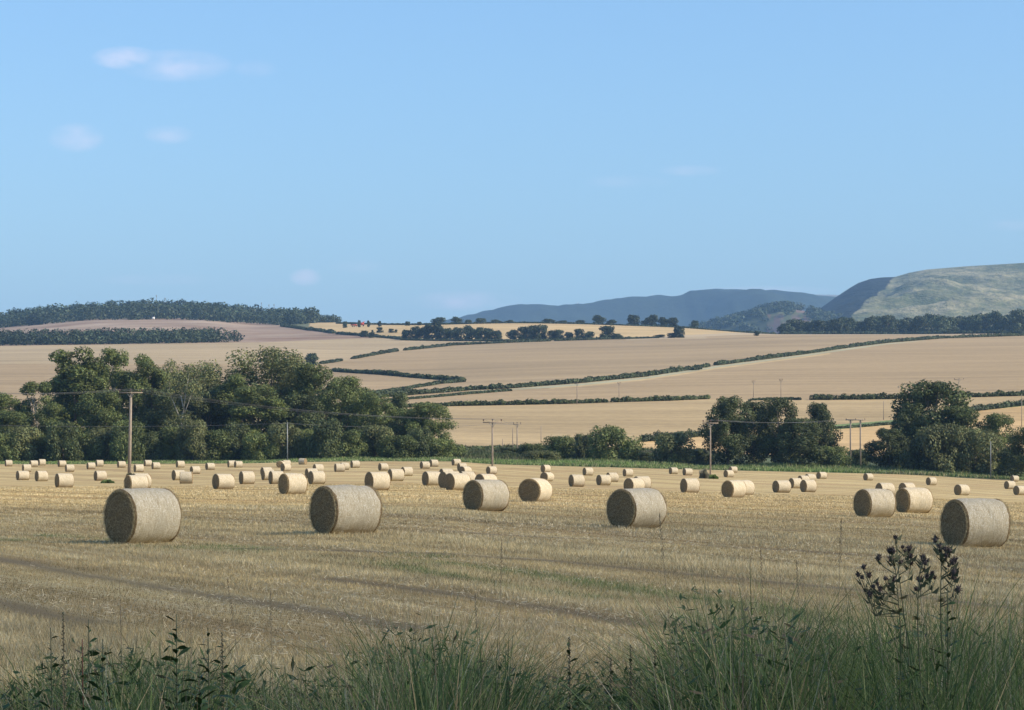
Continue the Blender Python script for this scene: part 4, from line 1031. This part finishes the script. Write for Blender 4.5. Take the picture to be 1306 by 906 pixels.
# wind turbines beyond the blue ridge
for px, hub, lab in [(830, 381, 'tiny white wind turbine above the higher part of the blue ridge'), (735, 391, 'tiny white wind turbine above the lower left part of the blue ridge')]:
    d = 14000; p = in_air(px, hub, d); e = empty('wind_turbine', (p[0], d, 0)); tag(e, lab, 'wind turbine', 'wind turbines behind the blue ridge')
    mb = MB(); mb.tube([[0, 0, 0], [0, 0, p[2]]], [4, 2], 10); mb.build('tower', M['white'], e, True)
    mb = MB(); mb.box([0, 0, p[2]], [4, 10, 4]); mb.build('nacelle', M['white'], e)
    for q in range(3):
        a = q * 2.094 + .4; mb = MB(); mb.tube([[0, -6, p[2]], [9 * math.sin(a), -6, p[2] + 9 * math.cos(a)], [30 * math.sin(a), -6, p[2] + 30 * math.cos(a)]], [1.2, 1.8, .4], 6); mb.build('rotor_blade', M['white'], e)

# ------------------------------------------------------------------ stubble stalks and fallen straw
r = np.random.default_rng(77)
def in_view(n, d0, d1, power=1.6, u=.245):
    d = (d0 ** (2 - power) + r.random(n) * (d1 ** (2 - power) - d0 ** (2 - power))) ** (1 / (2 - power)); uu = r.uniform(-u, u, n)
    return uu * d, d
n = 820000; X, Y = in_view(n, 15.5, 210, 1.9)
ac = X * nvec[0] + Y * nvec[1]; acq = np.round(ac / .16) * .16 + r.normal(size=n) * .018; sh = acq - ac; X = X + sh * nvec[0]; Y = Y + sh * nvec[1]   # drilled rows
al = X * svec[0] + Y * svec[1]
at_ = near_attr(np.stack([X, Y, 0 * X], 1), 653 + F * X / Y)
band = fbm(acq * .45, al * .03, 4, 91); patch = fbm(X * .12, Y * .12, 3, 92)
keep = (at_['verge'] < .5) & (r.random(n) > at_['rut'] * .9) & (r.random(n) < .35 + 1.1 * patch)
X, Y, band, g_, ru = X[keep], Y[keep], band[keep], at_['green'][keep], at_['rut'][keep]; n = len(X)
P = np.stack([X, Y, zat(X, Y) - .01], 1); far = np.clip(Y / 30, 1, 6)
h = (.055 + .065 * r.random(n)) * (.55 + .9 * np.clip((band - .3) * 2, 0, 1)) * (1 - .5 * ru)
pal = np.array([[.58, .44, .225], [.63, .505, .28], [.49, .355, .155], [.66, .56, .345]]); ci = r.choice(4, n, p=[.4, .25, .2, .15])
b2 = np.clip((fbm(X * nvec[0] + Y * nvec[1], al[keep] * .05, 3, 93) - .3) * 2.4, 0, 1); wob_ = np.clip((band - .32) * 2.8, 0, 1)
b3 = np.clip((fbm((X * nvec[0] + Y * nvec[1]) * 2.3, al[keep] * .06, 2, 97) - .35) * 3, 0, 1)
tone = .50 + .36 * b2 + .22 * wob_ + .30 * b3 - .5 * ru
col = pal[ci] * (tone * (.8 + .4 * r.random(n)))[:, None] * np.stack([1 + 0 * tone, .94 + .08 * wob_, .82 + .22 * wob_], 1); gg = (g_ * .75 > r.random(n))[:, None]; col = np.where(gg, np.array([[.19, .22, .075]]) * (.7 + .6 * r.random(n))[:, None], col)
blades(P, h, .008 * far, .25 + .5 * r.random(n), col, 'stubble', 'cut straw stubble standing in rows across the bale field', M['straw'], 'stubble', 1, seed=5)
n = 60000; X, Y = in_view(n, 16, 130, 1.9)
ac = X * nvec[0] + Y * nvec[1]; al = X * svec[0] + Y * svec[1]
dens = fbm(ac * .5 + 4, al * .035, 4, 95); keep = r.random(n) < np.clip((dens - .50) * 6, .03, 1); keep &= near_attr(np.stack([X, Y, 0 * X], 1), X)['verge'] < .5
X, Y = X[keep], Y[keep]; n = len(X); Z = zat(X, Y) + .02 + .07 * r.random(n)
a = r.random(n) * 6.283; ln = .03 + .07 * r.random(n); far = np.clip(Y / 28, 1, 3)
D = np.stack([np.cos(a) * ln, np.sin(a) * ln, r.normal(size=n) * .03], 1); Wd = np.stack([-np.sin(a), np.cos(a), 0 * a + .6], 1) * (.0026 * far)[:, None]; C = np.stack([X, Y, Z], 1)
V = np.stack([C - D / 2 - Wd, C - D / 2 + Wd, C + D / 2 + Wd, C + D / 2 - Wd], 1).reshape(-1, 3)
tag(obj('fallen_straw', mesh_np('fallen_straw', V, np.arange(4 * n).reshape(n, 4), M['straw'], np.repeat(np.array([[.50, .41, .255]]) * (.65 + .6 * r.random(n))[:, None], 4, axis=0))), 'pale loose straw left lying in lines on the stubble', 'straw', kind='stuff')

# ------------------------------------------------------------------ verge grass in front
def verge(n, seed, hmin, hmax, wd, pal, pr, name, label, lean=(.12, .85), dens=None, dr=(7.2, 14.5), seg=4, hprof=None):
    r = np.random.default_rng(seed); px = r.uniform(-220, 1530, n); d = r.uniform(*dr, n)
    # clump the roots
    k = n // 26; cpx = r.uniform(-220, 1530, k); cd = r.uniform(*dr, k); wh = r.integers(0, k, n); cl_ = r.random(n) < .75
    px = np.where(cl_, cpx[wh] + r.normal(size=n) * 9, px); d = np.where(cl_, cd[wh] + r.normal(size=n) * .12, d)
    X = (px - 653) / F * d; kp = r.random(n) < (dens(px) if dens else 1)
    X, d, px, wh = X[kp], d[kp], px[kp], wh[kp]; n = len(X); P = np.stack([X, d, zat(X, d) - .03], 1)
    hs = hprof(px) if hprof else 1.; h = (hmin + (hmax - hmin) * r.random(n) ** 1.3) * hs * np.clip(.45 + 1.1 * fbm(X * 2.2, d * 2.2, 3, seed), .4, 1.15)
    ci = r.choice(len(pal), n, p=pr); clt = .75 + .5 * r.random(k)[wh]
    col = np.array(pal)[ci] * (clt * (.8 + .4 * r.random(n)))[:, None]
    return blades(P, h, wd * (.5 + 1.0 * r.random(n)), r.uniform(*lean, n), col, name, label, M['grass'], 'grass', seg, seed=seed)
HP_ = lambda px: 1.0 * np.interp(px, [-200, 0, 60, 200, 330, 420, 520, 600, 660, 720, 820, 870, 950, 1050, 1180, 1306, 1500], [.62, .62, .80, .88, .72, .74, .95, .92, .78, .70, .68, .98, 1.12, .98, 1.08, 1.02, 1.0])
DN = lambda px: np.interp(px, [-200, 0, 60, 300, 420, 520, 640, 760, 850, 920, 1500], [.55, .55, .75, .75, .65, .85, .8, .6, .7, 1, 1])
green = [(.085, .125, .036), (.115, .16, .044), (.065, .095, .03), (.18, .20, .065), (.36, .27, .14)]
verge(68000, 1, .30, 1.0, .0095, green, [.3, .27, .2, .15, .08], 'verge_grass', 'tall dark green verge grass along the bottom of the photo', dens=DN, hprof=HP_)
verge(17000, 2, .45, 1.05, .006, [(.40, .34, .21), (.30, .25, .15), (.50, .44, .30)], [.45, .3, .25], 'dry_grass', 'pale dead grass stems mixed into the front verge', lean=(.05, .45), dens=lambda px: np.interp(px, [-200, 700, 900, 1500], [.40, .38, .26, .22]), hprof=HP_, seg=3)
verge(30000, 3, .15, .45, .008, [(.05, .075, .035), (.09, .09, .05), (.20, .17, .10)], [.45, .3, .25], 'low_grass', 'short matted grass under the tall verge stems', lean=(.4, 1.0), seg=3, dr=(6.8, 15.5))
verge(6500, 4, .5, 1.05, .012, [(.10, .14, .042), (.07, .10, .035), (.16, .18, .07), (.06, .08, .03)], [.35, .3, .15, .2], 'broad_grass', 'broad arching grass leaves standing out of the front verge', lean=(.25, .9), dens=DN, hprof=HP_, seg=6)
verge(2600, 5, .75, 1.25, .0042, [(.36, .29, .17), (.22, .15, .09), (.16, .10, .07)], [.4, .35, .25], 'stem_grass', 'thin brown and straw coloured stems rising above the front verge', lean=(.02, .35), dens=lambda px: np.interp(px, [-200, 850, 950, 1500], [.5, .6, 1, 1]), hprof=HP_, seg=4)
n = 60000; px = r.uniform(-220, 1530, n); d = r.uniform(7.4, 14, n); X = (px - 653) / F * d; cl_ = fbm(X * 1.3, d * 1.3, 3, 120)
kp = r.random(n) < np.clip((cl_ - .40) * 5, 0, 1) * np.interp(px, [-200, 850, 950], [1, .9, .6]); X, d, px, cl_ = X[kp], d[kp], px[kp], cl_[kp]; n = len(X)
z = zat(X, d) + (.12 + .62 * r.random(n) ** 1.2) * HP_(px) * (.5 + cl_); az_ = r.random(n) * 6.283; ln = .012 + .026 * r.random(n); tl = r.normal(size=n) * .5 + .2
D = np.stack([np.cos(az_), np.sin(az_), tl], 1) * ln[:, None]; S = np.stack([-np.sin(az_), np.cos(az_), r.normal(size=n) * .5], 1) * (ln * .24)[:, None]; C = np.stack([X, d, z], 1)
pal = np.array([(.04, .07, .025), (.06, .095, .03), (.09, .12, .045), (.12, .09, .05)])[r.choice(4, n, p=[.35, .35, .2, .1])]
V = np.stack([C - D, C - D * .1 + S, C + D, C - D * .1 - S], 1).reshape(-1, 3)
tag(obj('leafy_undergrowth', mesh_np('leafy_undergrowth', V, np.arange(4 * n).reshape(n, 4), M['grass'], np.repeat(pal * (.7 + .6 * r.random(n))[:, None], 4, axis=0))), 'dark leafy undergrowth tangled between the verge grasses', 'undergrowth', kind='stuff')
# single tall seed stalks of grass
STK = [((880, 850), (841, 655), 'longest curved thin grass stalk left of the right hand verge'), ((335, 870), (290, 738), 'leaning thin grass stalk at the left of the verge'), ((352, 850), (345, 755), 'straight dark grass stalk right of the leaning thin one'),
       ((985, 800), (970, 700), 'grass stalk with bent top left of the thistles'), ((1030, 790), (1016, 715), 'thin grass stalk between the bent one and the thistles'), ((1060, 770), (1073, 662), 'tall hooked grass stalk left of the thistles'),
       ((622, 830), (606, 757), 'grass stalk leaning left near the bottom centre'), ((632, 800), (640, 690), 'pale hair thin stalk beneath the big centre bale')]
for i, (b, t, lab) in enumerate(STK):
    d = 8.6 + (i * .37) % 1.6; tp = in_air(t[0], t[1], d); bx = (b[0] - 653) / F * d; z0 = float(zat(bx, d)) - .03
    mid = np.array([(bx * .55 + tp[0] * .45), d, (z0 + tp[2]) / 2]); pts = [[bx, d, z0], mid, tp]
    e = empty('grass_stalk', (bx, d, z0)); tag(e, lab, 'grass stalk', 'single tall grass stalks in the verge'); L0 = np.array([bx, d, z0])
    mb = MB(); mb.tube([np.array(q) - L0 for q in pts], [.0018, .0012, .0007], 5); mb.build('stem', M['seed_spike'], e)
    mb = MB(); dr_ = (tp - mid) / np.linalg.norm(tp - mid)
    for k in range(34):
        q = tp - L0 - dr_ * .005 * k; s = .0045 * math.sin(k * 2.4) * (.4 + k / 34)
        mb.sphere(q + np.array([s, .004 * math.cos(k * 2.4), .002 * math.sin(k * 5)]), (.0012, .0012, .005), 6)
    mb.build('seed_head', M['seed_spike'], e)
    for k, tt in enumerate((.3, .5)):
        mb = MB(); q = L0 * 0 + (np.array(pts[1]) - L0) * tt * 1.6; s = (-1) ** (k + i)
        mb.add([q, q + [s * .05, 0, .11], q + [s * .11, .01, .16], q + [s * .07, 0, .078]], [[0, 1, 2, 3]])
        mb.build('blade', M['weed_leaf'], e)

# thistles
def thistle(root, heads, label, d=8.0, seed=0):
    r = np.random.default_rng(seed); bx = (root[0] - 653) / F * d; z0 = float(zat(bx, d)) - .03; O = np.array([bx, d, z0])
    e = empty('thistle', O); tag(e, label, 'thistle', 'dead thistles at the right of the verge')
    hi_ = min(heads, key=lambda h: h[1]); tp = in_air(root[0] * .25 + hi_[0] * .75, hi_[1] + 10, d) - O
    stem = lambda t: np.array([tp[0] * t ** 1.6 + .012 * math.sin(t * 9 + seed), .02 * math.sin(t * 3), tp[2] * t])
    mb = MB(); mb.tube([stem(t) for t in np.linspace(0, 1, 14)], np.linspace(.0045, .0016, 14), 6); mb.build('stem', M['thistle_stem'], e)
    for i, (hx, hy) in enumerate(heads):
        h = in_air(hx + r.normal() * 1.5, hy + r.normal() * 1.5, d + r.normal() * .06) - O
        zc = h[2] - .03 - abs(h[0] - stem(h[2] / tp[2])[0]) * (.35 + .5 * r.random()); t = max(.3, min(.98, zc / tp[2])); s = stem(t)
        mid = (s + h) / 2 + np.array([(h[0] - s[0]) * .22, 0, -.25 * abs(h[0] - s[0]) + r.normal() * .006])
        mb = MB(); mb.tube([s, mid, h - [0, 0, .008]], [.0022, .0018, .0015], 5)
        for k in range(3):      # small spiny bracts on the branch
            q = mid * (1 - k / 3) + h * k / 3; a = r.random() * 6.28; mb.add([q, q + [.028 * math.cos(a), .028 * math.sin(a), .022], q + [.014 * math.cos(a) + .005, .014 * math.sin(a), -.003]], None, [[0, 1, 2]])
        br = mb.build('branch', M['thistle_stem'], e)
        mb = MB(); R = .0070 * (.6 + .8 * r.random()); mb.sphere(h, (R * .85, R * .85, R * 1.2), 10)
        for k in range(46):     # spines and dead tuft
            v = r.normal(size=3); v[2] += .5; v /= np.linalg.norm(v); w_ = np.cross(v, r.normal(size=3)); w_ /= np.linalg.norm(w_)
            ln = R * (1.35 + .9 * r.random()) * (1.25 if v[2] > .5 else 1); mb.add([h + v * R * .7 - w_ * .0022, h + v * R * .7 + w_ * .0022, h + v * ln], None, [[0, 1, 2]])
        mb.build('flower_head', M['thistle_head'], br)
    mb = MB()
    for k in range(16):
        t = .15 + .75 * k / 16; q = stem(t); a = k * 2.4 + r.normal() * .3; ln = .13 * (1.2 - t); dv = np.array([math.cos(a), math.sin(a), .35]); sd = np.array([-math.sin(a), math.cos(a), 0])
        for j in range(4):
            p0 = q + dv * ln * j / 4; p1 = q + dv * ln * (j + 1) / 4; ww = .014 * (1 - j / 5)
            mb.add([p0, p0 * .5 + p1 * .5 + sd * ww * 1.6, p1], None, [[0, 1, 2]]); mb.add([p0, p0 * .5 + p1 * .5 - sd * ww * 1.6, p1], None, [[0, 1, 2]])
    mb.build('foliage', M['thistle_leaf'], e)
thistle((1150, 850), [(1094, 732), (1098, 735), (1102, 727), (1110, 731), (1105, 753), (1109, 756), (1113, 749), (1119, 745), (1122, 751), (1130, 749), (1127, 740), (1136, 744), (1120, 712), (1134, 706), (1137, 713), (1141, 703), (1148, 717), (1139, 736)], 'tallest spreading dead thistle on the left with many dark heads', 8.0, 1)
thistle((1166, 860), [(1142, 687), (1154, 699), (1157, 702), (1160, 697), (1163, 706), (1163, 717)], 'thin dead thistle with a few high heads between the spreading one and the next', 8.3, 2)
thistle((1172, 860), [(1174, 716), (1178, 712), (1180, 718), (1179, 731), (1182, 734), (1192, 737), (1191, 731), (1170, 748), (1175, 751), (1171, 743)], 'middle dead thistle with heads near the tall green grass tuft', 7.8, 3)
thistle((1217, 850), [(1194, 689), (1196, 697), (1200, 700), (1204, 704), (1207, 708), (1211, 704), (1206, 716), (1212, 717), (1210, 722), (1220, 718), (1219, 729), (1217, 737), (1222, 741), (1221, 752)], 'right dead thistle reaching up to the large right edge bale', 8.1, 4)
# leafy weeds in the left half
def leafy(root, top, label, d, seed, n=14, spike=False, red=False, ls=.055):
    r = np.random.default_rng(seed); bx = (root - 653) / F * d; z0 = float(zat(bx, d)) - .03; O = np.array([bx, d, z0]); tp = in_air(top[0], top[1], d) - O
    e = empty('weed_plant', O); tag(e, label, 'weed', 'upright weeds in the front verge')
    stem = lambda t: np.array([tp[0] * t, .02 * math.sin(5 * t), tp[2] * t])
    mb = MB(); mb.tube([stem(t) for t in np.linspace(0, 1, 6)], np.linspace(.005, .002, 6), 6); mb.build('stem', M['red_stem' if red else 'thistle_stem'], e)
    mb = MB()
    for k in range(n * 3):
        t = .3 + .68 * (k / 3) / n; q = stem(t); a = (k // 2) * 1.57 + (k % 2) * 3.14 + r.normal() * .2; ln = ls * (1.25 - .7 * t) * (.7 + .5 * r.random())
        dv = np.array([math.cos(a), math.sin(a), 1.0 - .7 * r.random()]) * ln; sd = np.array([-math.sin(a), math.cos(a), .5 * r.normal()]) * ln * .2; dp = np.array([0, 0, -ln * .3])
        mb.add([q, q + dv * .3 + sd * .8, q + dv * .65 + sd + dp * .3, q + dv * 1.05 + dp, q + dv * .65 - sd + dp * .35, q + dv * .3 - sd * .8, q + dv * .5 + [0, 0, -ln * .05]], None, [[0, 1, 6], [1, 2, 6], [2, 3, 6], [3, 4, 6], [4, 5, 6], [5, 0, 6]])
    if not spike or n > 3: mb.build('foliage', M['weed_leaf'], e)
    if spike:
        mb = MB()
        for k in range(70):
            t = .62 + .38 * k / 70; mb.sphere(stem(t) + np.array([math.cos(k * 2.4), math.sin(k * 2.4), 0]) * .006 * (1.3 - .8 * k / 70) * (.6 + .7 * r.random()), .0038, 6)
        mb.build('seed_spike', M['seed_spike'], e)
leafy(70, (66, 800), 'leafy dark weed farthest left in the verge', 8.6, 1, 10)
leafy(84, (82, 780), 'tall thin brown stalk next to the leftmost leafy weed', 9.0, 2, 3, True)
leafy(118, (114, 790), 'narrow leafy weed right of the thin brown stalk', 9.2, 3, 12)
leafy(108, (106, 815), 'reddish stemmed weed among the left verge grass', 8.8, 9, 8, red=True)
leafy(135, (132, 815), 'bushy dark leafed weed right of the reddish one', 8.4, 4, 20, ls=.07)
leafy(226, (226, 783), 'tall dark nettle like weed standing above the left verge', 8.5, 5, 22, ls=.07)
leafy(270, (266, 800), 'slim weed with small leaves right of the tall dark one', 9.0, 6, 12)
leafy(288, (284, 806), 'weed with a brown seed spike right of the slim one', 9.0, 7, 10, True)
leafy(262, (255, 850), 'broad leafed dark clump plant low in the left verge', 8.2, 8, 26, ls=.085)
leafy(300, (300, 848), 'second broad leafed dark plant touching the low clump', 8.0, 18, 26, ls=.085)
leafy(728, (726, 812), 'dark upright seed spike weed right of bottom centre', 8.8, 10, 8, True)
leafy(808, (804, 822), 'thick dark spike weed left of the dense right verge', 8.9, 11, 4, True)
leafy(778, (779, 838), 'short brown spike weed between two dark ones', 8.6, 12, 8, True)
leafy(836, (835, 828), 'spike weed just left of the dense right verge', 8.9, 13, 8, True)
leafy(1213, (1207, 748), 'leafy weed in the tall tuft below the thistles', 8.0, 14, 14)
# tall tuft under the thistles and tuft left of centre
def big_tuft(px, d, hrow, wpx, n, label, seed, name='grass_tuft'):
    r = np.random.default_rng(seed); X = (px + r.normal(size=n) * wpx * .3 - 653) / F * d; Y = d + r.normal(size=n) * .1
    zt = CAMZ + (YH - hrow) / F * d; P = np.stack([X, Y, zat(X, Y) - .03], 1); h = (zt - P[:, 2]) * (.5 + .55 * r.random(n))
    pal = np.array([(.06, .095, .035), (.08, .12, .045), (.11, .15, .055)])[r.integers(0, 3, n)] * (.75 + .5 * r.random(n))[:, None]
    blades(P, h, .009 * (.7 + .6 * r.random(n)), r.uniform(.05, .45, n), pal, name, label, M['grass'], 'grass tuft', 4, None, seed)
big_tuft(1192, 7.9, 742, 50, 260, 'tall green grass tuft right below the dead thistles', 1)
big_tuft(548, 8.6, 768, 70, 300, 'tall green grass tuft left of the bottom centre', 2)
big_tuft(615, 8.8, 776, 60, 240, 'green grass tuft just right of the tallest centre tuft', 3)
big_tuft(935, 8.8, 752, 90, 420, 'tall grass tuft where the dense right verge begins', 4)
big_tuft(205, 8.8, 800, 60, 180, 'green grass tuft left of the tall dark nettle like weed', 5)
big_tuft(1075, 8.9, 775, 90, 300, 'green grass tuft left of the dead thistles', 6)

# ------------------------------------------------------------------ cloud that shades the foreground
CT = 0.62
m = bpy.data.materials.new('cloud_vapour'); m.use_nodes = True; t = m.node_tree; t.nodes.remove(t.nodes['Principled BSDF'])
v = t.nodes.new('ShaderNodeVolumePrincipled'); v.inputs['Color'].default_value = (.95, .95, .95, 1); v.inputs['Density'].default_value = .0050; v.inputs['Anisotropy'].default_value = .3
t.links.new(v.outputs[0], t.nodes['Material Output'].inputs['Volume'])
import bmesh
bm = bmesh.new(); bmesh.ops.create_icosphere(bm, subdivisions=5, radius=1)
ALT = 1400.; kk = ALT / sun_dir.z; off = np.array([sun_dir.x * kk, sun_dir.y * kk])
# shadow wanted over x -160..160, y -190..92
for q in bm.verts:
    x, y, z = q.co; nz = float(fbm(np.array([x * 2.6 + 5]), np.array([y * 2.6 + z]), 4, 77)[0]) - .5
    s = 1 + .22 * nz; yr = 1 + .16 * (float(fbm(np.array([x * 5 + 2]), np.array([3.3]), 3, 19)[0]) - .5); sx = math.copysign(abs(x) ** .75, x); sy = math.copysign(abs(y) ** .9, y)
    q.co = (sx * 240 * s, sy * 158 * yr, z * 60 * (1 + .5 * nz))
me = bpy.data.meshes.new('cloud'); bm.to_mesh(me); bm.free(); me.materials.append(m)
o = obj('cloud', me); o.location = (off[0] - 10, off[1] - 60 + 4, ALT); tag(o, kind='structure')

# ------------------------------------------------------------------ haze
m = bpy.data.materials.new('haze_air'); m.use_nodes = True; t = m.node_tree; t.nodes.remove(t.nodes['Principled BSDF'])
v = t.nodes.new('ShaderNodeVolumePrincipled'); v.inputs['Color'].default_value = (.36, .62, .96, 1); v.inputs['Density'].default_value = 6.2e-5; v.inputs['Anisotropy'].default_value = 0
t.links.new(v.outputs[0], t.nodes['Material Output'].inputs['Volume'])
zlo = min(float(V_[2]) for o in sc.objects if o.type == 'MESH' and 'kind' in o and o['kind'] == 'structure' and o.name != 'cloud' for V_ in [o.matrix_world @ Vector(c) for c in o.bound_box])
hb = MB(); hb.box([0, 10300, (zlo - 1 + 1250) / 2], [72000, 21000, 1250 - (zlo - 1)])
tag(hb.build('haze', m), 'thin pale blue summer haze over the whole valley', 'haze', kind='stuff')
